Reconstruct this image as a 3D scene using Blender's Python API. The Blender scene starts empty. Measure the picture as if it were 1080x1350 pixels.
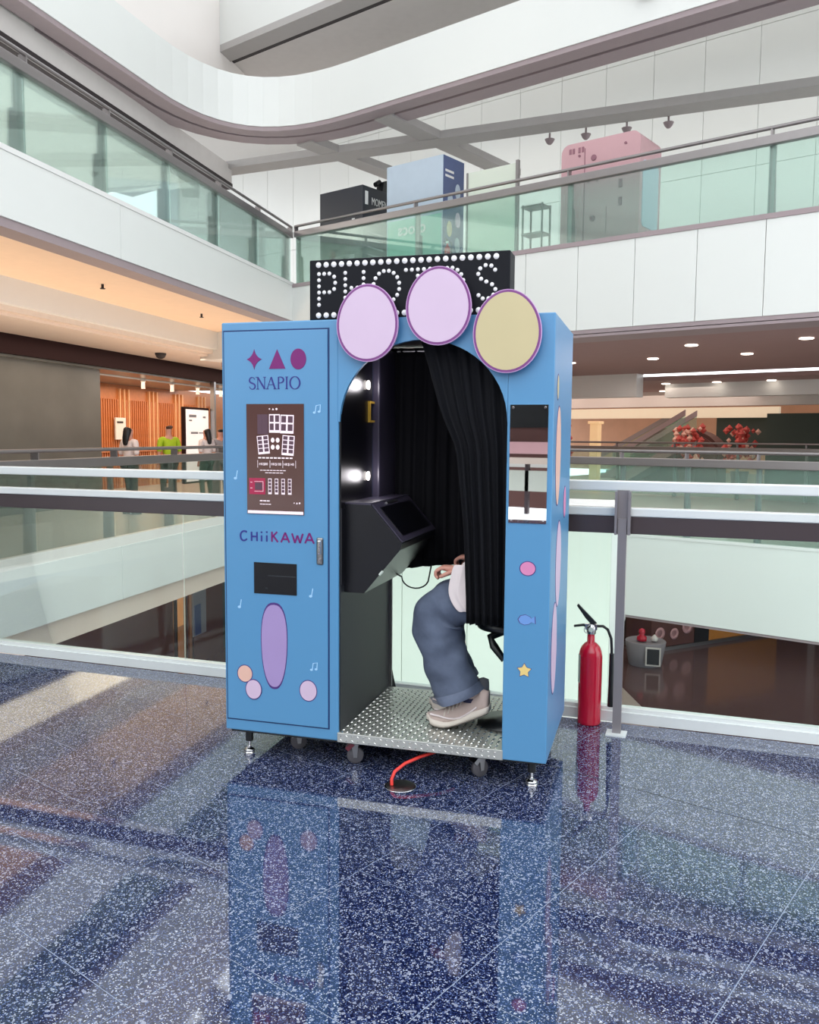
import bpy, math, random
from mathutils import Vector, Matrix
R = math.radians
C = bpy.context.scene.collection
sc = bpy.context.scene
random.seed(7)

# ------------------------------------------------------------------ camera, world, exposure
cam_d = bpy.data.cameras.new('camera'); cam = bpy.data.objects.new('camera', cam_d); C.objects.link(cam)
sc.camera = cam
cam_d.sensor_fit = 'VERTICAL'; cam_d.sensor_height = 24.0; cam_d.lens = 24.0 * 1128.4 / 1350.0
cam_d.clip_start = .05; cam_d.clip_end = 300
_p, _r = .0883, .0075
fwv = Vector((0, math.cos(_p), -math.sin(_p))); upv = Vector((0, math.sin(_p), math.cos(_p))); rv = Vector((1, 0, 0))
r2 = rv * math.cos(_r) + upv * math.sin(_r); u2 = upv * math.cos(_r) - rv * math.sin(_r)
cam.matrix_world = Matrix(((r2.x, u2.x, -fwv.x, 0), (r2.y, u2.y, -fwv.y, 0), (r2.z, u2.z, -fwv.z, 1.5), (0, 0, 0, 1)))

w = bpy.data.worlds.new('sky'); sc.world = w; w.use_nodes = True
w.node_tree.nodes['Background'].inputs[0].default_value = (.93, .97, 1.0, 1)
w.node_tree.nodes['Background'].inputs[1].default_value = 2.75
sc.view_settings.view_transform = 'Standard'; sc.view_settings.look = 'None'
sc.view_settings.gamma = 1; sc.view_settings.use_curve_mapping = False
sc.view_settings.exposure = 0.0

def area(name, loc, size, power, color=(1, 1, 1), rot=(0, 0, 0), size_y=None):
    d = bpy.data.lights.new(name, 'AREA'); d.energy = power; d.color = color; d.size = size
    if size_y: d.shape = 'RECTANGLE'; d.size_y = size_y
    o = bpy.data.objects.new(name, d); C.objects.link(o); o.location = loc; o.rotation_euler = rot
    return o

# ------------------------------------------------------------------ materials
def hx(s):
    s = s.lstrip('#'); v = [int(s[i:i + 2], 16) / 255 for i in (0, 2, 4)]
    return tuple(c / 12.92 if c <= .04045 else ((c + .055) / 1.055) ** 2.4 for c in v) + (1,)
def mat(name, col, rough=.5, metal=0., var=.05, scale=6., bump=0., emit=None, es=0., spec=.5, coat=0.):
    m = bpy.data.materials.new(name); m.use_nodes = True; nt = m.node_tree; b = nt.nodes['Principled BSDF']
    col = hx(col) if isinstance(col, str) else col
    tc = nt.nodes.new('ShaderNodeTexCoord'); n = nt.nodes.new('ShaderNodeTexNoise'); n.inputs['Scale'].default_value = scale
    n.inputs['Detail'].default_value = 3
    nt.links.new(tc.outputs['Object'], n.inputs['Vector'])
    mx = nt.nodes.new('ShaderNodeMix'); mx.data_type = 'RGBA'
    mx.inputs[6].default_value = tuple(c * (1 - var) for c in col[:3]) + (1,)
    mx.inputs[7].default_value = tuple(min(1, c * (1 + var)) for c in col[:3]) + (1,)
    nt.links.new(n.outputs['Fac'], mx.inputs[0]); nt.links.new(mx.outputs[2], b.inputs['Base Color'])
    b.inputs['Roughness'].default_value = rough; b.inputs['Metallic'].default_value = metal
    b.inputs['Specular IOR Level'].default_value = spec; b.inputs['Coat Weight'].default_value = coat
    if bump:
        bp = nt.nodes.new('ShaderNodeBump'); bp.inputs['Strength'].default_value = bump; bp.inputs['Distance'].default_value = .01
        nt.links.new(n.outputs['Fac'], bp.inputs['Height']); nt.links.new(bp.outputs[0], b.inputs['Normal'])
    if emit:
        b.inputs['Emission Color'].default_value = hx(emit) if isinstance(emit, str) else emit
        b.inputs['Emission Strength'].default_value = es
    return m
def glass(name, tint, refl=.10, rough=.02, milk=0., milkcol=(.8, .9, .86, 1)):
    m = bpy.data.materials.new(name); m.use_nodes = True; nt = m.node_tree; nt.nodes.clear()
    o = nt.nodes.new('ShaderNodeOutputMaterial'); t = nt.nodes.new('ShaderNodeBsdfTransparent'); t.inputs[0].default_value = tint
    g = nt.nodes.new('ShaderNodeBsdfGlossy'); g.inputs[1].default_value = rough
    f = nt.nodes.new('ShaderNodeFresnel'); f.inputs[0].default_value = 1.45
    mth = nt.nodes.new('ShaderNodeMath'); mth.operation = 'MULTIPLY'; mth.inputs[1].default_value = refl / .04 * .4
    cl = nt.nodes.new('ShaderNodeClamp')
    nt.links.new(f.outputs[0], mth.inputs[0]); nt.links.new(mth.outputs[0], cl.inputs[0])
    mx = nt.nodes.new('ShaderNodeMixShader'); nt.links.new(cl.outputs[0], mx.inputs[0])
    base = t.outputs[0]
    if milk:
        d = nt.nodes.new('ShaderNodeBsdfDiffuse'); d.inputs[0].default_value = milkcol
        m2 = nt.nodes.new('ShaderNodeMixShader'); m2.inputs[0].default_value = milk
        nt.links.new(t.outputs[0], m2.inputs[1]); nt.links.new(d.outputs[0], m2.inputs[2]); base = m2.outputs[0]
    nt.links.new(base, mx.inputs[1]); nt.links.new(g.outputs[0], mx.inputs[2]); nt.links.new(mx.outputs[0], o.inputs[0])
    return m
def granite():
    m = bpy.data.materials.new('navy_granite'); m.use_nodes = True; nt = m.node_tree; b = nt.nodes['Principled BSDF']
    g = nt.nodes.new('ShaderNodeNewGeometry')
    v = nt.nodes.new('ShaderNodeTexVoronoi'); v.inputs['Scale'].default_value = 300
    v2 = nt.nodes.new('ShaderNodeTexVoronoi'); v2.inputs['Scale'].default_value = 120
    n = nt.nodes.new('ShaderNodeTexNoise'); n.inputs['Scale'].default_value = 1.3
    for q in (v, v2, n): nt.links.new(g.outputs['Position'], q.inputs['Vector'])
    r = nt.nodes.new('ShaderNodeValToRGB'); s = nt.nodes.new('ShaderNodeSeparateColor'); nt.links.new(v.outputs['Color'], s.inputs[0])
    nt.links.new(s.outputs[0], r.inputs[0]); r.color_ramp.interpolation = 'CONSTANT'
    e = r.color_ramp.elements; e[0].position = 0; e[0].color = hx('#0b1130'); e[1].position = .34; e[1].color = hx('#182147')
    for p, c in ((.62, '#2c3860'), (.80, '#5f6e94'), (.925, '#b4bac8')):
        k = e.new(p); k.color = hx(c)
    r2_ = nt.nodes.new('ShaderNodeValToRGB'); s2 = nt.nodes.new('ShaderNodeSeparateColor'); nt.links.new(v2.outputs['Color'], s2.inputs[0])
    nt.links.new(s2.outputs[1], r2_.inputs[0]); r2_.color_ramp.interpolation = 'CONSTANT'
    e2 = r2_.color_ramp.elements; e2[0].color = (0, 0, 0, 1); e2[1].position = .95; e2[1].color = (1, 1, 1, 1)
    mx = nt.nodes.new('ShaderNodeMix'); mx.data_type = 'RGBA'; nt.links.new(r2_.outputs[0], mx.inputs[0])
    nt.links.new(r.outputs[0], mx.inputs[6]); mx.inputs[7].default_value = hx('#8a90a4')
    nt.links.new(mx.outputs[2], b.inputs['Base Color'])
    b.inputs['Roughness'].default_value = .04; b.inputs['IOR'].default_value = 2.05
    return m
M = {}
M['granite'] = granite()
M['grout'] = mat('pale_grout', '#8f9bb0', .5)
M['joint'] = mat('dark_joint', '#1b2226', .7)
M['blue'] = mat('blue_enamel', '#5390be', .34, var=.02, scale=2, spec=.7)
M['bluedark'] = mat('blue_gap', '#1d3a6b', .6)
M['black'] = mat('black_laminate', '#0a0b12', .35, var=.2)
M['bgrey'] = mat('dark_grey_panel', '#23262c', .45, var=.1)
M['gloss_black'] = mat('gloss_black', '#06060c', .3)
M['satin_black'] = mat('satin_purple_black', '#3c3848', .3, var=.08)
M['velvet'] = mat('black_velvet', '#07080f', .8, var=.3, scale=20, spec=.25)
M['sign_black'] = mat('sign_black', '#0b0d16', .5, spec=.2)
M['bulb'] = mat('bulb_glass', '#d8d8dc', .3, emit='#ffffff', es=.25)
M['lamp'] = mat('lamp_glow', '#ffffff', .3, emit='#fff4ee', es=3.5)
M['ceil_lamp'] = mat('downlight_glow', '#ffffff', .3, emit='#fff3e2', es=6.)
M['warm_lamp'] = mat('warm_glow', '#ffffff', .3, emit='#ffc27a', es=3.)
M['magenta'] = mat('magenta_print', '#76096b', .45)
M['violet'] = mat('violet_print', '#2d2f86', .45)
M['outline'] = mat('purple_outline', '#7d3c82', .45)
M['dkoutline'] = mat('dark_purple_outline', '#4c2f79', .45)
M['pinkwhite'] = mat('pale_pink_print', '#d3bbd4', .45)
M['cream'] = mat('cream_print', '#c9bb92', .45)
M['lilac'] = mat('lilac_print', '#a58fc2', .45)
M['pink'] = mat('pink_print', '#d987b4', .45)
M['peach'] = mat('peach_print', '#e4b8a8', .45)
M['yellow'] = mat('yellow_print', '#e9cd82', .45)
M['fishblue'] = mat('blue_print', '#6c97d6', .45)
M['note'] = mat('pale_blue_print', '#a9d4f5', .45)
M['edge'] = mat('board_edge', '#c9a2cf', .6)
M['steel'] = mat('brushed_steel', '#9a9a9c', .32, 1., var=.08, scale=30)
M['chrome'] = mat('chrome', '#d0d0d2', .12, 1.)
M['tread'] = mat('tread_plate', '#c9cac4', .30, .75, var=.12, scale=14)
M['lozenge'] = mat('raised_lozenge', '#e6e6e2', .18, 1., var=.1)
M['mirror'] = mat('mirror', '#d9d9d9', .01, 1., var=0)
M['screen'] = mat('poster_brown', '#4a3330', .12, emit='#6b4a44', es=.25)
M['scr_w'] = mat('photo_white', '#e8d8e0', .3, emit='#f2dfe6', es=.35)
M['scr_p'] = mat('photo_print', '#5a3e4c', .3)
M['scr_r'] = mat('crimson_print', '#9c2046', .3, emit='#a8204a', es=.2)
M['goldf'] = mat('yellow_frame', '#caa23c', .4)
M['rub'] = mat('grey_rubber', '#5c5a60', .6)
M['redrub'] = mat('maroon_plastic', '#7c3644', .45)
M['white'] = mat('white_paint', '#dededc', .45, var=.015)
M['whiteg'] = mat('white_gloss_panel', '#dcdedb', .35, var=.02, scale=1)
M['whitepk'] = mat('warm_white_panel', '#e8e2de', .4, var=.02, scale=1)
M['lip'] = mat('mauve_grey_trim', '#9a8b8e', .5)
M['beam'] = mat('grey_beam', '#aaa6a4', .6)
M['slot'] = mat('dark_slot', '#2a2224', .7)
M['soffit'] = mat('grey_soffit', '#cfcac7', .7)
M['peachs'] = mat('peach_soffit', '#f4d6ba', .6)
M['beige'] = mat('beige_band', '#dccabd', .55)
M['brownceil'] = mat('mauve_ceiling', '#9c7f7c', .6)
M['darkband'] = mat('dark_brown_header', '#241214', .8, spec=.15)
M['slat'] = mat('orange_wood', '#b9703c', .45, var=.2, scale=9)
M['slatl'] = mat('pale_wood', '#e0a878', .45, var=.15, scale=9)
M['rail_w'] = mat('white_rail', '#dfe3e2', .22)
M['rail_d'] = mat('dark_rail', '#51474a', .3, .3)
M['railg'] = mat('grey_rail', '#8f8a8a', .3, .7)
M['railp'] = mat('dark_post', '#948e90', .35, .4)
M['mint'] = mat('mint_white_panel', '#c6cbc1', .4, var=.01, scale=1)
_nt = M['mint'].node_tree; _tr = _nt.nodes.new('ShaderNodeBsdfTranslucent'); _tr.inputs[0].default_value = (.85, .97, .9, 1)
_mx = _nt.nodes.new('ShaderNodeMixShader'); _mx.inputs[0].default_value = .0; _o = _nt.nodes['Material Output']
_nt.links.new(_nt.nodes['Principled BSDF'].outputs[0], _mx.inputs[1]); _nt.links.new(_tr.outputs[0], _mx.inputs[2]); _nt.links.new(_mx.outputs[0], _o.inputs[0])
M['glass'] = glass('clear_glass', (.93, .985, .96, 1), .05)
M['glassg'] = glass('green_glass', (.86, .965, .93, 1), .07, milk=.08, milkcol=(.70, .94, .86, 1))
M['frost'] = glass('frosted_glass', (.8, .9, .8, 1), .06, .1, milk=.75, milkcol=(.84, .88, .78, 1))
M['stonefl'] = mat('brown_polished_floor', '#5e4a4a', .12, var=.1, scale=1.5)
M['palefl'] = mat('pale_floor', '#b9b2ac', .3)
M['brownwall'] = mat('brown_shopfront', '#5a3a36', .75, var=.12, scale=2)
M['greywall'] = mat('grey_shopfront', '#6a6a66', .3, var=.3, scale=1.2)
M['red'] = mat('red_enamel', '#c20d33', .22, coat=.5)
M['redfol'] = mat('red_blossom', '#c2504a', .6, var=.4, scale=9)
M['orange'] = mat('orange_counter', '#b97a35', .4)
M['wgreen'] = mat('green_cloth', '#3d5a50', .6)
M['dkgreen'] = mat('dark_green_glass', '#38443e', .6)
M['blackm'] = mat('black_plastic', '#14171a', .35)
M['labelw'] = mat('paper_label', '#c9d3c9', .5)
M['cable'] = mat('red_cable', '#d8342c', .4)
M['skin'] = mat('skin', '#c9907f', .5, var=.06, scale=30)
M['denim'] = mat('denim', '#566075', .85, var=.22, scale=22, bump=.4)
M['hem'] = mat('denim_hem', '#6a748a', .8, var=.12, scale=60, bump=.2)
M['shirtw'] = mat('white_cotton', '#e2d6d6', .8, var=.06, scale=8, bump=.2)
M['sneaker'] = mat('beige_suede', '#bca9a2', .7, var=.1, scale=25)
M['sole'] = mat('cream_sole', '#d6ccc2', .6, var=.08)
M['soled'] = mat('dark_outsole', '#5a544f', .7)
M['sock'] = mat('navy_sock', '#2a2c4c', .8)
M['hair'] = mat('black_hair', '#120d10', .45, var=.2, scale=30)
M['hairb'] = mat('brown_hair', '#4a2f26', .5, var=.2, scale=30)
M['lime'] = mat('lime_shirt', '#a9c51c', .7)
M['dark'] = mat('dark_trousers', '#22262a', .7)
M['greyc'] = mat('grey_cloth', '#8a8a92', .7)
M['pinkb'] = mat('pink_enamel', '#c39a9f', .35, var=.02)
M['pinkd'] = mat('mauve_print', '#8d5f6c', .5)
M['paleblue'] = mat('pale_blue_panel', '#b3c1cf', .35)
M['navyp'] = mat('navy_print', '#4a5880', .4)
M['boothblk'] = mat('black_booth', '#20242e', .4)

# ------------------------------------------------------------------ mesh builder
class MB:
    def __init__(s): s.v = []; s.f = []; s.m = []; s.sm = []
    def add(s, vs, fs, mi=0, smooth=False):
        k = len(s.v); s.v += [tuple(a) for a in vs]
        for f in fs: s.f.append([k + i for i in f]); s.m.append(mi); s.sm.append(smooth)
        return s
    def box(s, x0, x1, y0, y1, z0, z1, mi=0):
        v = [(x0, y0, z0), (x1, y0, z0), (x1, y1, z0), (x0, y1, z0), (x0, y0, z1), (x1, y0, z1), (x1, y1, z1), (x0, y1, z1)]
        return s.add(v, [(0, 3, 2, 1), (4, 5, 6, 7), (0, 1, 5, 4), (1, 2, 6, 5), (2, 3, 7, 6), (3, 0, 4, 7)], mi)
    def bbox(s, x0, x1, y0, y1, z0, z1, b=.01, mi=0):       # box with bevelled vertical and horizontal edges
        import bmesh
        bm = bmesh.new(); t = MB().box(x0, x1, y0, y1, z0, z1)
        vs = [bm.verts.new(a) for a in t.v]
        for f in t.f: bm.faces.new([vs[i] for i in f])
        bmesh.ops.bevel(bm, geom=bm.edges[:], offset=b, segments=2, affect='EDGES', profile=.5)
        bm.verts.index_update(); vv = [v.co[:] for v in bm.verts]; ff = [[v.index for v in f.verts] for f in bm.faces]; bm.free()
        return s.add(vv, ff, mi, False)
    def prism(s, pts, a0, a1, plane='xz', mi=0, mi_side=None):
        # polygon pts extruded along the third axis from a0 to a1
        n = len(pts)
        def P(p, a): return {'xz': (p[0], a, p[1]), 'xy': (p[0], p[1], a), 'yz': (a, p[0], p[1])}[plane]
        v = [P(p, a0) for p in pts] + [P(p, a1) for p in pts]
        s.add(v, [list(range(n)), list(range(2 * n - 1, n - 1, -1))], mi)
        s.add(v, [(i, n + i, n + (i + 1) % n, (i + 1) % n) for i in range(n)], mi if mi_side is None else mi_side)
        return s
    def tube(s, path, r, n=10, mi=0, caps=True, sy=1.0):
        path = [Vector(p) for p in path]; rs = r if isinstance(r, (list, tuple)) else [r] * len(path)
        rings = []; prev = None
        for i, p in enumerate(path):
            d = (path[min(i + 1, len(path) - 1)] - path[max(i - 1, 0)]).normalized()
            if prev is None:
                a = Vector((0, 0, 1)) if abs(d.z) < .9 else Vector((1, 0, 0)); x = d.cross(a).normalized()
            else: x = (prev - d * prev.dot(d)).normalized()
            prev = x; y = d.cross(x)
            rings.append([p + x * math.cos(2 * math.pi * k / n) * rs[i] + y * math.sin(2 * math.pi * k / n) * rs[i] * sy for k in range(n)])
        v = [q for rg in rings for q in rg]
        f = [(i * n + k, i * n + (k + 1) % n, (i + 1) * n + (k + 1) % n, (i + 1) * n + k) for i in range(len(rings) - 1) for k in range(n)]
        s.add(v, f, mi, True)
        if caps: s.add(rings[0], [list(range(n - 1, -1, -1))], mi); s.add(rings[-1], [list(range(n))], mi)
        return s
    def lathe(s, prof, n=24, c=(0, 0, 0), axis='z', mi=0, smooth=True):
        v = []
        for (r, h) in prof:
            for k in range(n):
                a = 2 * math.pi * k / n; x, y = r * math.cos(a), r * math.sin(a)
                q = {'z': (x, y, h), 'y': (x, h, y), 'x': (h, x, y)}[axis]
                v.append((c[0] + q[0], c[1] + q[1], c[2] + q[2]))
        m = len(prof)
        s.add(v, [(i * n + k, i * n + (k + 1) % n, (i + 1) * n + (k + 1) % n, (i + 1) * n + k) for i in range(m - 1) for k in range(n)], mi, smooth)
        s.add(v[:n], [list(range(n - 1, -1, -1))], mi); s.add(v[-n:], [list(range(n))], mi)
        return s
    def mesh(s, name, mats):
        me = bpy.data.meshes.new(name); me.from_pydata(s.v, [], s.f)
        if not isinstance(mats, (list, tuple)): mats = [mats]
        for m in mats: me.materials.append(m)
        me.polygons.foreach_set('material_index', s.m); me.polygons.foreach_set('use_smooth', s.sm)
        me.update()
        import bmesh
        bm = bmesh.new(); bm.from_mesh(me); bmesh.ops.recalc_face_normals(bm, faces=bm.faces[:]); bm.to_mesh(me); bm.free()
        return me
    def build(s, name, mats, parent=None, label=None):
        o = bpy.data.objects.new(name, s.mesh(name, mats)); C.objects.link(o)
        if parent: o.parent = parent
        if label: o['label'] = label
        return o
def empty(name, label=None, cat=None, group=None, loc=(0, 0, 0), rz=0., kind=None):
    o = bpy.data.objects.new(name, None); C.objects.link(o); o.location = loc; o.rotation_euler = (0, 0, rz); o.empty_display_size = .1
    if label: o['label'] = label
    if cat: o['category'] = cat
    if group: o['group'] = group
    if kind: o['kind'] = kind
    return o
def tag(o, label=None, cat=None, group=None, kind=None):
    if label: o['label'] = label
    if cat: o['category'] = cat
    if group: o['group'] = group
    if kind: o['kind'] = kind
    return o
def inst(me, name, loc=(0, 0, 0), rot=(0, 0, 0), parent=None, scale=None):
    o = bpy.data.objects.new(name, me); C.objects.link(o); o.location = loc; o.rotation_euler = rot
    if parent: o.parent = parent
    if scale: o.scale = scale
    return o
def text_obj(name, body, size, m, parent, loc, rot=(R(90), 0, 0), ext=.001, sx=1., align='CENTER', bold=0.):
    cu = bpy.data.curves.new(name, 'FONT'); cu.body = body; cu.size = size; cu.extrude = ext; cu.align_x = align; cu.offset = bold
    cu.resolution_u = 3
    t = bpy.data.objects.new(name, cu); C.objects.link(t)
    bpy.context.view_layer.update()
    me = bpy.data.meshes.new_from_object(t.evaluated_get(bpy.context.evaluated_depsgraph_get()))
    bpy.data.objects.remove(t); bpy.data.curves.remove(cu)
    me.materials.clear(); me.materials.append(m)
    for v in me.vertices: v.co.x *= sx
    o = bpy.data.objects.new(name, me); C.objects.link(o); o.location = loc; o.rotation_euler = rot
    if parent: o.parent = parent
    return o
def skin_mesh(name, joints, edges, root, sub=2, scale=1.0):
    me = bpy.data.meshes.new(name); ks = list(joints)
    me.from_pydata([joints[k][0] for k in ks], [(ks.index(a), ks.index(b)) for a, b in edges], [])
    o = bpy.data.objects.new(name, me); C.objects.link(o)
    md = o.modifiers.new('s', 'SKIN'); md.use_smooth_shade = True
    sb = o.modifiers.new('d', 'SUBSURF'); sb.levels = sub
    for i, k in enumerate(ks):
        r = joints[k][1]; r = r if isinstance(r, tuple) else (r, r)
        sv = me.skin_vertices[0].data[i]; sv.radius = (r[0] * scale, r[1] * scale); sv.use_root = (k == root)
    bpy.context.view_layer.update()
    m2 = bpy.data.meshes.new_from_object(o.evaluated_get(bpy.context.evaluated_depsgraph_get()))
    bpy.data.objects.remove(o); bpy.data.meshes.remove(me); m2.name = name
    for p in m2.polygons: p.use_smooth = True
    return m2
def circ(cx, cz, rx, rz, n=28, wob=None):
    return [(cx + rx * math.cos(2 * math.pi * k / n), cz + rz * math.sin(2 * math.pi * k / n)) for k in range(n)]

# booth frame: origin at the booth's front left corner on the floor, x along its front
BX, BY, BR = -.851, 3.8985, -.2789
def B(u, v, z=0.): return Vector((BX + u * math.cos(BR) - v * math.sin(BR), BY + u * math.sin(BR) + v * math.cos(BR), z))

# ================================================================== SETTING: near floor of granite tiles
fl = empty('floor', 'dark navy speckled granite floor of square tiles with pale joints', kind='structure')
A = Vector((.379, .925)); A.normalize(); Bd = Vector((.925, -.379)); Bd.normalize()      # joint directions in the booth frame
def clip(poly, n, d):      # keep points with p.n <= d
    out = []
    for i in range(len(poly)):
        p, q = poly[i], poly[(i + 1) % len(poly)]; sp, sq = p.dot(n) - d, q.dot(n) - d
        if sp <= 0: out.append(p)
        if sp * sq < 0: out.append(p + (q - p) * (sp / (sp - sq)))
    return out
bn = Vector((.054, 1.0)).normalized(); bd_ = Vector((-.05, 1.12)).dot(bn)
T = .61; g = .0017
ntile = 0
for ci in range(-9, 8):
    b0 = 1.193 + ci * T; off = -.403 if ci % 2 == 0 else -.71 + T
    if ci % 2 == 0: off = -.403
    else: off = -.098
    for ri in range(-9, 6):
        a0 = off + ri * T
        c = Bd * (b0 + T / 2) + A * (a0 + T / 2)
        if c.y < -4.6 or c.x < -4.2 or c.x > 5.2 or c.y > 1.7: continue
        poly = [Bd * (b0 + g) + A * (a0 + g), Bd * (b0 + T - g) + A * (a0 + g), Bd * (b0 + T - g) + A * (a0 + T - g), Bd * (b0 + g) + A * (a0 + T - g)]
        poly = clip(poly, bn, bd_)
        if b0 > 1.1:      # the darker movement joint crosses here
            pa = clip(poly, A, .862 - .003); pb = clip(poly, -A, -(.862 + .003)); ps = [pa, pb]
        else: ps = [poly]
        for p in ps:
            if len(p) < 3: continue
            mb = MB().prism([(B(q.x, q.y).x, B(q.x, q.y).y) for q in p], -.02, 0, 'xy')
            mb.build('tile', M['granite'], fl); ntile += 1
gb = MB(); q = [B(-14, -12), B(16, -12), B(16, 1.12 - .054 * 16), B(-14, 1.12 + .054 * 14)]
gb.prism([(p.x, p.y) for p in q], -.30, -.0012, 'xy'); gb.build('grout_bed', M['grout'], fl)
for (u0, u1, v0, v1) in [(-14, 16, -12, -4.75), ]:
    q = [B(u0, v0), B(u1, v0), B(u1, v1), B(u0, v1)]
    MB().prism([(p.x, p.y) for p in q], -.001, -.0004, 'xy').build('outer_paving', M['granite'], fl)
# dark joint strip
p0 = Bd * 1.2 + A * .862; p1 = Bd * 5.5 + A * .862
q = [p0 - A * .003, p1 - A * .003, p1 + A * .003, p0 + A * .003]
MB().prism([(B(k.x, k.y).x, B(k.x, k.y).y) for k in q], -.02, -.0006, 'xy').build('movement_joint', M['joint'], fl)

# ================================================================== near balustrade
nb = empty('glass_balustrade', 'near glass balustrade with white top rail and dark second rail behind the blue booth', 'balustrade',
           loc=B(-.05, 1.18), rz=BR - .054)
X0, X1 = -6.5, 7.0
MB().box(X0, X1, -.045, .045, .0, .055).box(X0, X1, -.028, .028, .055, .075).build('base_channel', M['rail_w'], nb, 'white base channel')
RV = -.17
MB().bbox(X0, X1, RV - .035, RV + .035, 1.235, 1.285, .006).build('top_rail', M['rail_w'], nb, 'white flat top rail')
MB().bbox(X0, X1, RV - .03, RV + .03, 1.108, 1.152, .006).build('second_rail', M['rail_w'], nb, 'white flat second rail')
MB().bbox(X0, X1, RV - .022, RV + .02, 1.02, 1.108, .004).build('dark_rail', M['rail_d'], nb, 'dark brown rail')
posts = [-2.75, .42, 1.81, 4.9]
for px in posts:
    pm = MB().box(px - .021, px + .021, RV - .075, RV - .04, .0, 1.10)
    for s in (-1, 1): pm.box(px + s * .032 - .006, px + s * .032 + .006, RV - .085, RV - .036, 1.02, 1.235)
    pm.box(px - .03, px + .03, RV - .06, RV - .038, 1.02, 1.24)
    pm.build('post', M['railp'], nb)
    MB().box(px - .05, px + .05, RV - .11, RV - .02, .0, .008).build('foot_plate', M['rail_w'], nb)
    MB().box(px - .010, px + .010, RV - .045, -.014, .55, .575).build('stay', M['railp'], nb)
edges_ = [-6.5, -4.6, -2.75, -.9, .42, 1.81, 3.3, 4.9, 6.9]
for i in range(len(edges_) - 1):
    a, b = edges_[i] + .006, edges_[i + 1] - .006
    MB().box(a, b, -.006, .006, .06, 1.06).build('glass_pane', M['glass'], nb)

vw = empty('wall_front.001', 'pale mint clad wall rising in the void behind the glass balustrade', loc=B(-.05, 1.18), rz=BR - .054, kind='structure')
for _i in range(4): MB().bbox(-1.10 + _i * .637, -1.10 + (_i + 1) * .637 - .004, 2.9, 2.96, -4.4, .88, .003).build('panel', M['mint'], vw)
MB().box(-1.10, 1.444, 2.96, 3.6, -4.4, .88).box(-1.11, 1.454, 2.9, 3.6, .88, .92).build('wall_core', M['white'], vw)

# ================================================================== the atrium wings
# right wing frame: x runs to the near right, y away from the void; left wing frame: x runs away, y away from the void
def frame_rw(name, **k): return empty(name, loc=(4.17, 12.4, 0), rz=-.668, **k)
LRZ = math.atan2(.972, .233)
def frame_lw(name, **k): return empty(name, loc=(-3.14, 14.5, 0), rz=LRZ, **k)
RX0, RX1 = -8.45, 13.0      # right wing: corner .. near right end
LX0, LX1 = -16.0, 3.25      # left wing: toward camera .. corner

def panels(parent, x0, x1, y0, y1, z0, z1, wdt, m, name='panel', gap=.008):
    n = max(1, round((x1 - x0) / wdt)); s = (x1 - x0) / n
    me = MB().bbox(0, s - gap, y0, y1, z0, z1, .004).mesh(name, m)
    for i in range(n): inst(me, name, (x0 + i * s, 0, 0), parent=parent)

# --- level 0 and level 1 slab edges, right wing
f = frame_rw('wall_right', kind='structure', label='white panelled slab edge of the opposite gallery on the right')
panels(f, RX0 - .4, RX1, -.02, .06, -1.22, 0.0, 3.7, M['whiteg']); 
MB().box(RX0 - .4, RX1, .0, .5, -1.26, -1.22).build('edge_trim', M['lip'], f)
MB().box(RX0 - .4, RX1, .06, 10.0, -1.25, -.15).build('slab', M['soffit'], f)
MB().box(RX0 - .4, RX1, -.03, .1, 0, .04).build('kerb', M['white'], f)
f = frame_rw('wall_right.001', kind='structure', label='tall white panelled slab edge of the upper gallery on the right')
panels(f, RX0 - .1, RX1, -.02, .06, 3.17, 4.46, .93, M['whiteg'])
MB().box(RX0 - .1, RX1, -.035, .1, 4.46, 4.53).build('kerb', M['lip'], f)
MB().box(RX0 - .1, RX1, -.01, .3, 3.11, 3.17).box(RX0, RX1, .0, .7, 3.06, 3.10).build('edge_trim', M['lip'], f)
MB().box(RX0 - .1, RX1, .3, .34, 3.085, 3.17).build('slot', M['slot'], f)
fl2 = frame_rw('floor', kind='structure', label='pale floor of the opposite gallery')
MB().box(RX0 - 3, RX1, .06, 26, -.15, 0).build('floor_slab', M['palefl'], fl2)
fl3 = frame_rw('floor', kind='structure', label='floor of the upper right gallery carrying the kiosks')
MB().box(RX0 - 3, RX1, .1, 8.2, 3.17, 4.5).build('floor_slab', M['white'], fl3)
ce = frame_rw('ceiling', kind='structure', label='mauve ceiling with round downlights under the upper right gallery')
MB().box(RX0 - 3, RX1, .7, 8.0, 3.06, 3.16).build('ceiling_board', M['brownceil'], ce)
MB().box(RX0 - 8, -4.3, 7.6, 8.0, 2.5, 3.06).box(-4.3, RX1, 9.4, 9.8, 2.55, 3.06).build('bulkhead', M['white'], ce, 'white bulkhead')
MB().box(RX0 - 8, RX1, 8, 26, 2.9, 3.0).build('rear_ceiling', M['brownceil'], ce)
dl = MB().lathe([(.02, 0), (.10, 0), (.11, -.012), (.09, -.02), (.0, -.02)], 16).mesh('downlight', M['ceil_lamp'])
for (x, y, z) in [(-.9, 2., 3.06), (-2.4, 4., 3.06), (-4.2, 4., 3.06), (.9, 2., 3.06), (-.6, 4., 3.06), (3, 3, 3.06), (-6, 4, 3.06)] + [(-12 + i * 1.3, 9.2, 2.9) for i in range(9)] + [(-12 + i * 1.6, 12.5, 2.9) for i in range(9)]:
    inst(dl, 'downlight', (x, y, z), parent=ce)

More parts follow.
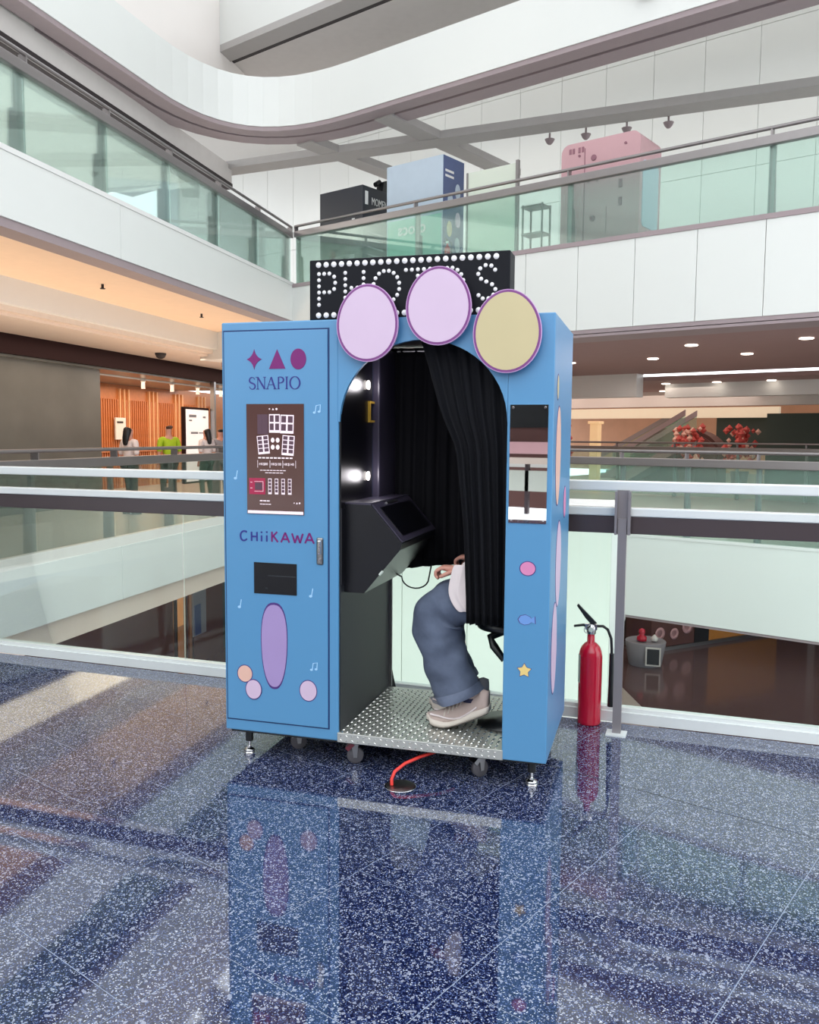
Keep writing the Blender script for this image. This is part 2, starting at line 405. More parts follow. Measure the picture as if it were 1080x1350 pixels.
# --- left wing
f = frame_lw('wall_left', kind='structure', label='white slab edge of the opposite gallery on the left')
panels(f, LX0, LX1, -.02, .06, -.72, 0.0, 6.4, M['whiteg'])
MB().box(LX0, LX1 + .1, .10, .5, -1.04, -.72).build('lower_band', M['beige'], f, 'beige band under the slab edge')
MB().box(LX0, LX1 + .1, .05, .11, -.735, -.72).build('slot', M['slot'], f)
MB().box(LX0, LX1, -.01, .09, 0, .13).build('kerb', M['whitepk'], f)
MB().box(LX0, LX1 + 2, .5, 9, -1.04, -.1).build('slab', M['soffit'], f)
f = frame_lw('wall_left.001', kind='structure', label='white slab edge of the upper gallery on the left')
panels(f, LX0, LX1 + .2, -.02, .06, 3.80, 4.5, 6.4, M['whiteg'])
MB().box(LX0, LX1 + .2, -.03, .1, 4.5, 4.56).build('kerb', M['white'], f)
MB().box(LX0, LX1 + .2, .0, .32, 3.70, 3.80).build('edge_trim', M['lip'], f)
MB().box(LX0, LX1 + .2, .32, .37, 3.73, 3.80).build('slot', M['slot'], f)
fl4 = frame_lw('floor', kind='structure', label='floor of the left gallery where shoppers walk')
MB().box(LX0, LX1 + 10, .06, 12, -.1, 0).build('floor_slab', M['palefl'], fl4)
fl5 = frame_lw('floor', kind='structure', label='floor of the upper left gallery')
MB().box(LX0, LX1 + 1.5, .1, 7.5, 3.85, 4.5).build('floor_slab', M['white'], fl5)
ce2 = frame_lw('ceiling', kind='structure', label='peach lit ceiling under the upper left gallery')
MB().box(LX0, LX1 + 4, .36, 2.2, 3.76, 3.85).build('ceiling_board', M['peachs'], ce2, 'peach coloured ceiling strip')
MB().box(LX0, LX1 + 8, 2.2, 2.5, 3.38, 3.85).build('bulkhead', M['white'], ce2)
MB().box(LX0, LX1 + 8, 2.5, 4.0, 3.25, 3.40).box(LX0, LX1 + 8, 2.35, 2.6, 3.3, 3.38).build('inner_ceiling', M['beige'], ce2)
MB().box(LX0, LX1 + 8, 4.0, 4.12, 2.9, 3.25).build('shop_header', M['darkband'], ce2, 'dark brown shop header band')
MB().box(LX0, LX1 + 8, 4.12, 9, 2.86, 2.95).build('shop_ceiling', M['greywall'], ce2)
spm = MB().tube([(0, 0, 0), (0, 0, -.06)], .02, 8).lathe([(.04, -.06), (.04, -.07)], 8).mesh('sprinkler', M['slot'])
for x in (-1.6, 1.6, 4.4): inst(spm, 'sprinkler', (x, 1.2, 3.76), parent=ce2)
for (x, y) in [(-3.6, 3.0), (3.6, 3.2), (7, 3.2)]: 
    o = MB().lathe([(.12, 0), (.12, -.03), (.09, -.09), (.04, -.12)], 14, (x, y, 3.25)).build('dome_camera', M['slot'], ce2)
trk = MB().box(-.045, .045, -.045, .045, -.05, 0).lathe([(.045, -.05), (.05, -.22)], 12).mesh('track_light', M['white'])
MB().box(2, 12, 4.97, 5.03, 2.83, 2.86).build('light_track', M['white'], ce2)
for x in (5.9, 7.33, 8.76, 10.2, 3.4): inst(trk, 'track_light', (x, 5, 2.84), parent=ce2)

# shopfront of vertical wood slats
sw = frame_lw('wall_back', kind='structure', label='orange wood slatted shop wall behind the left gallery')
MB().box(LX0, 19, 7.0, 7.2, 0, 2.9).build('backing', M['slat'], sw)
s1 = MB().box(0, .05, -.05, 0, 0, 2.45).mesh('slat', M['slat']); s2_ = MB().box(0, .06, -.06, 0, 0, 2.75).mesh('slat', M['slatl'])
x = 3.0; k = 0
while x < 13.6:
    inst(s2_ if (k % 14) in (3, 5, 7) else s1, 'slat', (x, 7.0, 0), parent=sw); x += .11; k += 1
MB().box(3, 13.6, 6.9, 7.0, 1.0, 1.06).build('slat_rail', M['slat'], sw)
MB().box(7.75, 7.85, 4.0, 4.12, 0, 2.9).build('column', M['steel'], sw)
MB().box(13.6, 22, 5.2, 5.4, 0, 2.9).build('grey_shopfront', M['greywall'], sw)
MB().box(LX0, 3.0, 4.3, 4.5, 0, 2.9).build('plain_shopfront', M['greywall'], sw)

# poster stand and wall notice
ps = frame_lw('lit_poster'); tag(ps, 'tall white lit poster standing in the wooden shopfront behind the walkway', 'poster')
MB().box(6.4, 7.72, 4.15, 4.25, .25, 2.2).build('frame', M['darkband'], ps)
pp = MB().box(6.45, 7.67, 4.135, 4.15, .3, 2.14).build('sheet', mat('poster_sheet', '#eee6e2', .4, emit='#fff2ee', es=.55), ps, 'white sheet')
for (a, b, z, h) in [(6.6, 6.98, 1.94, .07), (6.6, 6.75, 1.84, .04), (7.35, 7.5, 1.93, .05), (6.68, 7.06, 1.52, .05), (7.12, 7.45, 1.53, .03)]:
    MB().box(a, b, 4.128, 4.136, z, z + h).build('print_line', M['greyc'], ps)
wn = frame_lw('wall_notice'); tag(wn, 'small white notice on the orange slatted wall at far left', 'notice')
MB().box(7.6, 8.1, 6.86, 6.9, 1.35, 1.95).build('sheet', M['white'], wn); MB().box(7.66, 7.95, 6.85, 6.86, 1.8, 1.85).build('print_line', M['slot'], wn)

# --- lower level
ll = empty('floor', 'polished brown floor of the level below', kind='structure')
MB().box(-40, 45, 4, 60, -4.6, -4.4).build('floor_slab', M['stonefl'], ll)
MB().prism([(3.2, 13), (5.2, 17.2), (5.0, 21.5), (2.5, 22), (-2, 16)], -4.4, -4.392, 'xy').build('pale_inlay', M['palefl'], ll, 'pale grey floor inlay')
lw_ = frame_lw('wall_left.002', kind='structure', label='brown shopfront walls of the level below on the left')
MB().box(-12, 5.2, 3.9, 4.1, -4.4, -1.75).build('brown_panel', M['brownwall'], lw_)
MB().box(6.1, 7.9, 3.9, 4.1, -4.4, -1.75).build('brown_panel', M['brownwall'], lw_)
MB().box(7.9, 22, 4.0, 4.1, -4.4, -1.9).build('dark_glass_front', M['dkgreen'], lw_)
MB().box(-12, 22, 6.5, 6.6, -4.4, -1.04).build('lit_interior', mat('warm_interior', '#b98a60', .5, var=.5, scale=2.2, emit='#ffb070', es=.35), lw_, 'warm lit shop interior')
for x in (5.25, 5.75, 6.05): MB().box(x, x + .07, 3.85, 3.92, -4.4, -1.5).build('mullion', M['steel'], lw_)
MB().box(-12, 22, 2.6, 9, -1.1, -1.04).build('ceiling_board', M['soffit'], lw_)
ba = frame_lw('hanging_banner'); tag(ba, 'narrow blue and grey banner hanging before the brown lower shopfront', 'banner')
MB().box(4.9, 5.55, 3.2, 3.23, -3.3, -1.7).build('cloth', [M['greyc']], ba); MB().box(4.95, 5.25, 3.185, 3.2, -3.28, -2.55).build('printed_figure', M['navyp'], ba, 'dark blue printed shape')
MB().box(4.88, 5.57, 3.19, 3.24, -1.72, -1.68).build('rod', M['steel'], ba); MB().box(5.2, 5.23, 3.2, 3.22, -1.7, -1.04).build('cord', M['slot'], ba)
rw_ = frame_rw('wall_right.002', kind='structure', label='warm shopfront walls of the level below on the right')
MB().box(-16, 14, 16, 16.2, -4.4, -1.2).build('shop_wall', mat('dim_shop', '#6c4f49', .5, var=.5, scale=1.1), rw_)
for i in range(10): MB().box(-15 + i * 2.6, -14.8 + i * 2.6, 15.7, 15.95, -4.4, -1.2).build('pier', M['railp'], rw_)
MB().box(-16, 14, 4, 16.2, -1.3, -1.2).build('ceiling_board', M['brownceil'], rw_)

# --- level 0, right wing rear: shops seen through the gallery
sr = frame_rw('wall_back.001', kind='structure', label='warm lit shops far across the opposite gallery')
MB().box(-34, 14, 25.5, 25.7, 0, 3).build('shop_wall', mat('warm_shop', '#c39a7e', .5, var=.35, scale=.9, emit='#ffb488', es=.18), sr)
MB().box(-34, 14, 13.0, 13.3, 2.45, 2.9).build('cream_bulkhead', M['whitepk'], sr)
MB().box(-22, -3.5, 17.0, 17.2, 2.2, 2.55).build('cream_sign_band', mat('cream_band', '#e8dcc4', .5, emit='#fff0d0', es=.25), sr)
MB().box(-5.6, -3.0, 17.3, 17.5, 1.0, 2.3).build('dark_glass_front', M['dkgreen'], sr)
MB().box(-2.6, 8, 12.5, 12.7, 0, 2.2).build('dark_glass_front', M['dkgreen'], sr)

esc_m = {}
def escalator(label, x0, z0, x1, z1, y, col):
    e = frame_rw('escalator'); tag(e, label, 'escalator', )
    for k, yy in enumerate((y, y + 1.0)):
        MB().prism([(x0, z0), (x1, z1), (x1, z1 + .18), (x0, z0 + .18)], yy, yy + .06).build('handrail', M[col], e)
        MB().prism([(x0, z0 - .7), (x1, z1 - .7), (x1, z1), (x0, z0)], yy + .02, yy + .04).build('side_panel', M['glassg'], e)
    MB().prism([(x0, z0 - 1.0), (x1, z1 - 1.0), (x1, z1 - .68), (x0, z0 - .68)], y - .02, y + 1.08).build('truss', M['lip'], e)
    n = 14
    st = MB()
    for i in range(n):
        a = (i + .5) / n; xx = x0 + (x1 - x0) * a; zz = z0 - .68 + (z1 - z0) * a
        inst(MB().box(xx - .14, xx + .14, y + .08, y + .98, zz - .06, zz + .06).mesh('step', M['steel']), 'step', parent=e)
    return e
escalator('pinkish escalator rising to the right beyond the far railing', -7.6, .9, -5.4, 2.2, 13.8, 'lip')
escalator('dark escalator rising behind the pinkish one at the shops', -9.9, .75, -7.0, 2.35, 17.4, 'railp')
rd = frame_rw('arched_kiosk'); tag(rd, 'brown arched kiosk between the two escalators across the atrium', 'kiosk')
arc = [(-7.6, 0)] + [(-6.2 + 1.4 * math.cos(t), 1.1 + .75 * math.sin(t)) for t in [math.pi - i * math.pi / 14 for i in range(15)]] + [(-4.8, 0)]
MB().prism(arc, 15.2, 16.0).build('body', M['brownwall'], rd)
MB().prism([(a * .97 - .18, b * .93) for a, b in arc], 15.12, 15.2).build('front_panel', mat('maroon_panel', '#6c4744', .5, var=.3, scale=4), rd)

def blossom(x, y, n, label, s=1.):
    t = frame_rw('blossom_display'); tag(t, label, 'flowers', 'red blossom displays across the atrium')
    MB().lathe([(.25 * s, 0), (.32 * s, .5), (.34 * s, .55)], 10, (x, y, 0)).build('planter', M['brownwall'], t)
    m = MB()
    for i in range(n):
        a = random.random() * 6.28; rr = random.random() ** .5 * .58 * s; zz = .7 + random.random() * 1.15
        c = (x + rr * math.cos(a), y + rr * math.sin(a), zz); q = .06 + random.random() * .06
        m.lathe([(.01, -q), (q, 0), (.01, q)], 5, c, mi=random.choice([0, 0, 1]), smooth=False)
    o = m.build('blossoms', [M['redfol'], M['peach']], t); o['kind'] = 'stuff'
for k, (x, y) in enumerate([(-10.7, 10.2), (-9.35, 10.4), (-8.05, 10.3), (-5.05, 13.2), (-3.5, 13.2)]):
    blossom(x, y, 90, ['red blossom display beside the booth edge across the atrium', 'second red blossom display along the far shops', 'third red blossom display, before the cream pillar',
                       'pink blossom display right of the pink escalator', 'small pink blossom display at the far right'][k], 1. if k < 3 else .8)
pl = frame_rw('pillar'); tag(pl, 'cream lit pillar beside the red blossoms across the atrium', 'pillar')
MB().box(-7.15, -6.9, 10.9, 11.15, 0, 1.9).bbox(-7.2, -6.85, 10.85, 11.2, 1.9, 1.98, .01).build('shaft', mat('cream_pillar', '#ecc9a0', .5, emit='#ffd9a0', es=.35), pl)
spm2 = M['ceil_lamp']

# ------------------------------------------------------------------ glass balustrades of the wings
def balustrade(fr, x0, x1, z, step, gm, pm, zoff=0., t0=1.16, pw=.04, taper=0.):
    MB().tube([(x0, .02, z + t0 + .0), (x1, .02, z + t0)], .026, 10).build('top_rail', M['railg'], fr)
    MB().bbox(x0, x1, -.02, .08, z + t0 - .22, z + t0 - .10, .01).build('flat_rail', M['railg'], fr)
    n = round((x1 - x0) / step); s = (x1 - x0) / n
    pme = MB().box(-pw, pw, .09, .14, z, z + t0 - .1).prism([(-pw, z), (pw, z), (pw * .5, z + .6), (-pw * .5, z + .6)], .14, .22).box(-.012, .012, .0, .1, z + t0 - .12, z + t0).mesh('post', M[pm])
    gme = MB().box(.006, s - .006, .04, .052, z + .04, z + t0 - .21).mesh('glass_pane', M[gm])
    for i in range(n + 1): inst(pme, 'post', (x0 + i * s, 0, 0), parent=fr)
    for i in range(n): inst(gme, 'glass_pane', (x0 + i * s, 0, 0), parent=fr)
b = frame_rw('glass_balustrade'); tag(b, 'glass balustrade of the upper right gallery in front of the kiosks', 'balustrade')
balustrade(b, RX0 + .15, RX1, 4.5, 3.1, 'glassg', 'railg')
b = frame_rw('glass_balustrade'); tag(b, 'glass balustrade of the opposite gallery at our own level on the right', 'balustrade')
balustrade(b, RX0 + .15, RX1, 0, 1.0, 'glassg', 'railp', t0=1.3, pw=.035)
b = frame_rw('glass_balustrade'); tag(b, 'farthest thin railing beyond the opposite gallery on the right', 'balustrade')
b.location = b.location + Vector((.62 * 9, .785 * 9, 0)); balustrade(b, RX0 - 8, 4, 0, 1.6, 'glassg', 'railp', t0=1.38, pw=.03)
b = frame_lw('glass_balustrade'); tag(b, 'glass balustrade of the upper left gallery', 'balustrade')
balustrade(b, LX0, LX1 - .05, 4.5, 1.62, 'glassg', 'railg', pw=.06)
b = frame_lw('glass_balustrade'); tag(b, 'glass balustrade of the left gallery in front of the shoppers', 'balustrade')
balustrade(b, LX0, LX1 - .05, .1, 1.6, 'glass', 'railg', t0=1.2, pw=.03)

# ------------------------------------------------------------------ level 2 ring: rounded white parapet
def offset(path, d):
    out = []
    for i, p in enumerate(path):
        a = path[max(i - 1, 0)]; c = path[min(i + 1, len(path) - 1)]; t = (c - a).normalized(); out.append(p + Vector((t.y, -t.x)) * d)
    return out
def rounded(a, c, b, r, n=12):
    # corner c between a and b
    u = (a - c).normalized(); v = (b - c).normalized(); ang = math.acos(u.dot(v)); d = r / math.tan(ang / 2)
    p, q = c + u * d, c + v * d; pts = []
    for i in range(n + 1):
        t = i / n; pts.append((p * (1 - t) + c * t) * (1 - t) + (c * (1 - t) + q * t) * t)
    return [a] + pts + [b]
def band(path, o0, o1, z0, z1):
    P, Q = offset(path, o0), offset(path, o1); n = len(P); mb = MB()
    v = [(p.x, p.y, z0) for p in P] + [(p.x, p.y, z1) for p in P] + [(p.x, p.y, z0) for p in Q] + [(p.x, p.y, z1) for p in Q]
    f = []
    for i in range(n - 1):
        f += [(i, i + 1, n + i + 1, n + i), (2 * n + i, 3 * n + i, 3 * n + i + 1, 2 * n + i + 1), (i, 2 * n + i, 2 * n + i + 1, i + 1), (n + i, n + i + 1, 3 * n + i + 1, 3 * n + i)]
    f += [(0, n, 3 * n, 2 * n), (n - 1, 3 * n - 1, 4 * n - 1, 2 * n - 1)]
    return mb.add(v, f, 0, False)
right_end = Vector((4.17 + .785 * 14, 12.4 - .62 * 14)); corner2 = Vector((-3.60, 18.53)); left_end = Vector((-3.9 - .287 * 24, 17.2 - .958 * 24))
E2 = rounded(left_end, corner2, right_end, 2.1)      # walking this way the void is on the right, so offsets away from it are negative
L2 = empty('wall_front', 'rounded white parapet ring of the level above with a mauve underside', kind='structure')
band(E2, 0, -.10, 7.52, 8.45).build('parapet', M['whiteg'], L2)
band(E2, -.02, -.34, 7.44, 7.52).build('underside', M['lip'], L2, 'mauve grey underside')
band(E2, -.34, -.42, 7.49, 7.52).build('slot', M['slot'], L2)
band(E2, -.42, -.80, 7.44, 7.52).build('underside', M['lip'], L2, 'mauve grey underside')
band(E2, -.10, -.80, 7.52, 7.9).build('core', M['soffit'], L2)
mb = MB().lathe([(.06, 0), (.13, .0), (.14, -.05), (.10, -.12), (.04, -.14)], 16, (3.32, 12.94, 7.95), axis='y'); 
wl_ = mb.build('wall_camera', M['steel']); tag(wl_, 'small round grey camera on the white upper parapet', 'camera')
# left bulkhead below the ring
f = frame_lw('wall_left.003', kind='structure', label='grey bulkhead below the ring on the left, dark along its foot')
MB().box(LX0, 4.9, 2.1, 2.3, 7.1, 7.5).build('bulkhead', M['soffit'], f); MB().box(LX0, 4.9, 2.08, 2.34, 6.98, 7.1).build('shadow_gap', M['slot'], f)
MB().box(LX0, 4.9, 2.3, 9, 7.2, 7.5).build('ceiling_board', M['white'], f)
MB().box(LX0, 5.6, 8.0, 8.2, 4.5, 7.3).build('rear_wall', M['whitepk'], f)
# back walls of level 1
f = frame_rw('wall_back.002', kind='structure', label='tall white panelled wall behind the kiosks')
panels(f, -24, 13, 8.0, 8.15, 4.5, 7.6, 1.25, M['whiteg']); panels(f, -24, 13, 8.0, 8.15, 7.61, 10.6, 1.25, M['whiteg']); panels(f, -24, 13, 8.0, 8.15, 10.61, 13.2, 1.25, M['whiteg'])
# lattice beams
lb = empty('ceiling', 'grey lattice beams crossing under the white upper level', kind='structure')
def beam(x0, y0, x1, y1, wd, z0, z1, m='beam'):
    d = Vector((x1 - x0, y1 - y0)).normalized(); n = Vector((-d.y, d.x)) * wd / 2
    MB().prism([(x0 + n.x, y0 + n.y), (x1 + n.x, y1 + n.y), (x1 - n.x, y1 - n.y), (x0 - n.x, y0 - n.y)], z0, z1, 'xy').build('beam', M[m], lb)
beam(-9, 22.0, 14, 12.05, .5, 7.4, 7.55)
beam(-.55, 16.55, 2.3, 20.15, .42, 7.41, 7.56); beam(-2.2, 18.0, .3, 21.2, .42, 7.41, 7.56); 
spot = MB().lathe([(.10, 0), (.07, -.06), (.03, -.1)], 10).tube([(0, 0, .0), (0, 0, .12)], .02, 6).mesh('spotlight', M['lip'])
for (x, y) in [(2.7, 17.4), (3.35, 17.1), (4.05, 16.75), (4.75, 16.45)]: inst(spot, 'spotlight', (x, y, 7.33), parent=lb)

# level 3
L3 = frame_rw('wall_back.003', kind='structure', label='white parapet and grey soffit of the highest gallery')
MB().box(-11.1, 13, 0, .12, 9.72, 10.7).build('parapet', M['whiteg'], L3)
MB().box(-11.1, 13, .0, .45, 9.58, 9.72).build('underside', M['beam'], L3); MB().box(-11.0, 13, .45, .62, 9.62, 9.72).build('slot', M['slot'], L3)
MB().box(-11.1, 13, .62, 5.5, 9.62, 9.9).build('soffit_board', M['soffit'], L3)
f = frame_lw('wall_left.004', kind='structure', label='tall white wall above the ring on the left')
MB().box(LX0, 22, 2.1, 9, 10.75, 10.9).build('roof_board', M['white'], f)
MB().box(LX0, 5.3, 1.95, 2.1, 8.3, 10.75).build('wall_board', M['whitepk'], f)
f = frame_rw('ceiling', kind='structure', label='white roof over the upper right gallery')
MB().box(-26, 13, 5.5, 8.3, 10.9, 11.1).build('roof_board', M['white'], f)
# roof grid over the atrium
rf = empty('ceiling', 'white skylight beams high over the atrium', kind='structure')
def rbeam(x0, y0, x1, y1, wd=.5):
    d = Vector((x1 - x0, y1 - y0)).normalized(); n = Vector((-d.y, d.x)) * wd / 2
    MB().prism([(x0 + n.x, y0 + n.y), (x1 + n.x, y1 + n.y), (x1 - n.x, y1 - n.y), (x0 - n.x, y0 - n.y)], 13.4, 13.9, 'xy').build('beam', M['beam'], rf)
for i in range(9):
    c = Vector((0, -4 + i * 3.6)); rbeam(c.x - 16 * .785, c.y + 16 * .62, c.x + 18 * .785, c.y - 18 * .62, .55)
for i in range(8):
    c = Vector((-14 + i * 3.8, 14)); rbeam(c.x - 14 * .62, c.y - 14 * .785, c.x + 14 * .62, c.y + 14 * .785, .45)

# --- the side of the atrium behind the viewer (seen in mirror and polished surfaces)
bw = empty('wall_back.004', 'gallery edges behind the viewer', loc=(0, -9, 0), kind='structure')
MB().box(-16, 16, .3, .4, .45, .85).build('parapet', M['mint'], bw); MB().box(-16, 16, .28, .45, .98, 1.1).build('parapet_rail', M['beige'], bw)
for _x in range(-15, 16, 2): MB().box(_x, _x + .08, .32, .4, 0, 1.0).build('parapet_post', M['rail_d'], bw)
MB().box(-16, 16, -.9, -.8, 1.15, 1.4).build('shop_counter', M['pinkb'], bw); MB().box(-16, 16, -1.0, -.95, 1.7, 2.2).build('dark_sign', M['blackm'], bw)
MB().box(-16, 16, -.2, 0, 3.1, 4.4).build('fascia', M['white'], bw)
MB().box(-16, 16, -5, -.2, 3.1, 3.3).build('soffit_board', M['brownceil'], bw)
MB().box(-16, 16, -1.2, -1, 0, 3.1).box(-16, 16, -5.2, -5, 3, 5).build('rear_wall', M['brownwall'], bw)
MB().box(-16, 16, -.05, 0, .9, 1.05).box(-16, 16, -.05, 0, 5.0, 5.1).build('handrail', M['white'], bw)

# lamps of the galleries
def wl(frame, x, y, z):
    o, rz = ((4.17, 12.4), -.668) if frame == 'r' else ((-3.14, 14.5), LRZ)
    return (o[0] + x * math.cos(rz) - y * math.sin(rz), o[1] + x * math.sin(rz) + y * math.cos(rz), z)
area('gallery_lamp', wl('r', -2, 4, 3.0), 5, 130, (1, .85, .78), (0, 0, -.668), 6)
area('gallery_lamp', wl('r', -9, 14, 2.8), 12, 420, (1, .80, .68), (0, 0, -.668), 10)
area('gallery_lamp', wl('l', 3, 3.2, 3.2), 14, 130, (1, .80, .62), (0, 0, LRZ), 1.2)
area('gallery_lamp', wl('l', 7, 5.6, 2.8), 10, 260, (1, .72, .50), (0, 0, LRZ), 2)
area('cove_lamp', wl('l', 0, 1.6, 1.6), 16, 170, (1, .78, .58), (math.pi, 0, LRZ), 1.0)
area('gallery_lamp', wl('l', 4, 3.3, -1.15), 14, 60, (1, .78, .62), (0, 0, LRZ), 1.0)
area('gallery_lamp', wl('l', 4, 5.4, -1.2), 12, 130, (1, .75, .55), (0, 0, LRZ), 2)
area('gallery_lamp', wl('r', -1, 8, -1.35), 12, 220, (1, .85, .78), (0, 0, -.668), 7)
area('upper_lamp', wl('r', -4, 5.5, 10.6), 24, 520, (1, .97, .94), (R(-25), 0, -.668), 1.5)
area('upper_lamp', wl('l', -1, 5, 7.1), 12, 330, (1, .95, .88), (0, 0, LRZ), 4)
#PART2
# ================================================================== PHOTO BOOTH
pb = empty('photo_booth', 'sky blue photo booth with an arched curtained opening and round boards on top', 'photo booth', loc=(BX, BY, 0), rz=BR)
W_, D_, ZB, ZT = 1.4895, .75, .131, 2.0
AU, AR, AS, AH = .9335, .3675, 1.56, .345       # arch centre, half width, spring height, rise
# left cabinet shell
body = MB()
body.bbox(0, .56, 0, D_, ZB, ZT, .006)
cab = body.build('cabinet', M['blue'], pb)
# front frame with arch (header and right strip)
hd = MB()
n = 28
arcp = [(AU + AR * math.cos(math.pi - math.pi * i / n), AS + AH * math.sin(math.pi * i / n)) for i in range(n + 1)]
for i in range(n):
    a, b = arcp[i], arcp[i + 1]
    hd.prism([a, b, (b[0], ZT), (a[0], ZT)], 0, .02)
hd.prism([(AU - AR - .0065, AS), (AU - AR, AS), (AU - AR, ZT), (AU - AR - .0065, ZT)], 0, .02)
hd.build('arched_header', M['blue'], pb)
MB().bbox(1.301, W_, 0, .022, ZB, ZT, .004).build('front_strip', M['blue'], pb)
MB().bbox(W_ - .02, W_, .022, D_, ZB, ZT, .004).build('side_panel', M['blue'], pb)
MB().box(.56, W_ - .02, .02, D_, ZT - .018, ZT).build('roof_panel', M['blue'], pb)
MB().box(.56, W_ - .02, .02, D_, ZT - .05, ZT - .018).build('inner_ceiling', M['black'], pb)
# inside lining
MB().box(.56, .566, .012, D_, .175, .84).build('lower_inner_panel', M['bgrey'], pb, 'matt dark grey inner panel')
MB().box(.556, .580, D_ - .008, D_ + .004, .175, 1.95).build('edge_trim', M['steel'], pb)
MB().box(.56, .568, .012, .44, 1.18, 1.94).build('gloss_panel', M['gloss_black'], pb, 'glossy black inner panel')
MB().box(.56, .572, .012, .44, .84, 1.18).build('middle_inner_panel', M['black'], pb)
fp = MB(); fp.bbox(.56, .60, .455, .735, 1.16, 1.93, .008); fp.build('lit_wall_panel', M['satin_black'], pb, 'satin purple black wall section, lit tone painted in')  # rear part of the inner wall, its lit look put into a lighter colour
for z in (1.74, 1.31):
    o = MB().lathe([(.0, .0), (.016, .004), (.022, .010), (.022, .014), (.0, .016)][::-1], 18, (.564, .36, z), axis='x').build('round_lamp', M['lamp'], pb, 'glowing round lamp')
MB().box(.566, .578, .375, .39, 1.565, 1.665).box(.566, .578, .39, .45, 1.655, 1.665).box(.566, .578, .39, .45, 1.565, 1.575).build('yellow_frame', M['goldf'], pb)
MB().box(.60, .74, .10, .30, 1.926, 1.949).build('ceiling_light', mat('light_panel', '#cfc6d2', .4, emit='#efe6f6', es=.45), pb, 'pale ceiling light panel')
MB().box(.85, .95, .52, .60, 1.93, 1.949).build('ceiling_light', bpy.data.materials['light_panel'], pb, 'small pale ceiling light')
for z in (1.74, 1.31):
    ld = bpy.data.lights.new('booth_lamp', 'POINT'); ld.energy = .6; ld.shadow_soft_size = .03; ld.color = (1, .95, 1)
    lo = bpy.data.objects.new('booth_lamp', ld); C.objects.link(lo); lo.location = B(.63, .36, z)
# sloping control desk
dk = MB().prism([(.566, 1.20), (.69, 1.195), (.835, 1.03), (.825, 1.0), (.66, .80), (.566, .80)], .06, .66)
dk.build('control_desk', M['black'], pb, 'black sloping control desk')
def slope(u, v, off=0.):      # a point on the sloping face
    a = Vector((.69, 1.195)); b_ = Vector((.835, 1.03)); d = (b_ - a); nn = Vector((-d.y, d.x)).normalized()
    if nn.y < 0: nn = -nn
    p = a + d * u + nn * off; return (p.x, v, p.y)
def slab(u0, u1, v0, v1, o0, o1):
    v = [slope(u0, v0, o0), slope(u1, v0, o0), slope(u1, v1, o0), slope(u0, v1, o0), slope(u0, v0, o1), slope(u1, v0, o1), slope(u1, v1, o1), slope(u0, v1, o1)]
    return MB().add(v, [(0, 3, 2, 1), (4, 5, 6, 7), (0, 1, 5, 4), (1, 2, 6, 5), (2, 3, 7, 6), (3, 0, 4, 7)])
slab(0.0, .98, .07, .65, 0, .006).build('desk_rim', M['satin_black'], pb)
slab(.12, .86, .12, .60, .006, .010).build('desk_screen', M['gloss_black'], pb)
slab(.02, .07, .25, .42, .006, .012).build('desk_slot', M['steel'], pb)
MB().box(.566, .69, .06, .66, 1.195, 1.205).build('desk_ledge', M['satin_black'], pb)
MB().tube([(.735, .05, .888), (.75, .05, .905)], .006, 8).build('desk_latch', M['labelw'], pb)
MB().tube([(.68, .5, .82)] + [(.76 + .07 * math.cos(t), .55, .80 - .055 * math.sin(t)) for t in [math.pi - i * math.pi / 10 for i in range(11)][::1]] + [(.83, .6, .86)], .004, 6).build('cable_loop', M['blackm'], pb)
# door
dr = empty('door'); dr.parent = pb
MB().bbox(.014, .512, -.006, .0, .187, 1.958, .0025).build('door_leaf', M['blue'], dr)
MB().box(.009, .519, -.0012, .0, .181, 1.965).build('door_gap', M['bluedark'], dr)
Y0 = -.006
hm = MB().bbox(.462, .492, -.014, -.006, .93, 1.05, .006).build('door_handle', M['steel'], dr)
MB().bbox(.468, .486, -.024, -.012, .975, 1.04, .005).lathe([(.007, -.02), (.007, -.012)], 12, (.477, 0, .953), axis='y').build('handle_lever', M['chrome'], dr)
# screen poster
sm_ = [M['screen'], M['scr_w'], M['scr_p'], M['scr_r'], M['paleblue']]
s = MB().box(.125, .401, Y0 - .004, Y0, 1.147, 1.638)
s.box(.128, .398, Y0 - .005, Y0 - .004, 1.149, 1.162, 1)
def strip(cx, cz, wd, ht, cols, rows, ang, mi=1):
    ca, sa = math.cos(ang), math.sin(ang)
    def q(x0, x1, z0, z1, y, m):
        pts = [(x0, z0), (x1, z0), (x1, z1), (x0, z1)]
        s.prism([(cx + a * ca - b * sa, cz + a * sa + b * ca) for a, b in pts], y - .0006, y, mi=m)
    q(-wd / 2, wd / 2, -ht / 2, ht / 2, Y0 - .0045, mi)
    cw, ch = wd / cols, ht * .88 / rows
    for i in range(cols):
        for j in range(rows):
            q(-wd / 2 + (i + .14) * cw, -wd / 2 + (i + .86) * cw, -ht / 2 + ht * .10 + (j + .1) * ch, -ht / 2 + ht * .10 + (j + .9) * ch, Y0 - .0052, 2)
strip(.205, 1.548, .052, .088, 2, 3, 0, 2); strip(.262, 1.552, .052, .082, 2, 2, 0); strip(.322, 1.549, .064, .082, 2, 2, -.03)
strip(.207, 1.457, .056, .082, 2, 4, .10); strip(.327, 1.455, .058, .088, 2, 4, -.07)
for (cx, cz) in [(.253, 1.478), (.277, 1.478), (.253, 1.447), (.277, 1.447)]: s.prism(circ(cx, cz, .009, .011, 12), Y0 - .0055, Y0 - .0045, mi=1)
for i in range(9): s.box(.182 + i * .019, .196 + i * .019, Y0 - .005, Y0 - .004, 1.396, 1.402, 1)
for x in (.178, .238, .300, .362): s.box(x, x + .0015, Y0 - .005, Y0 - .004, 1.355, 1.388, 1)
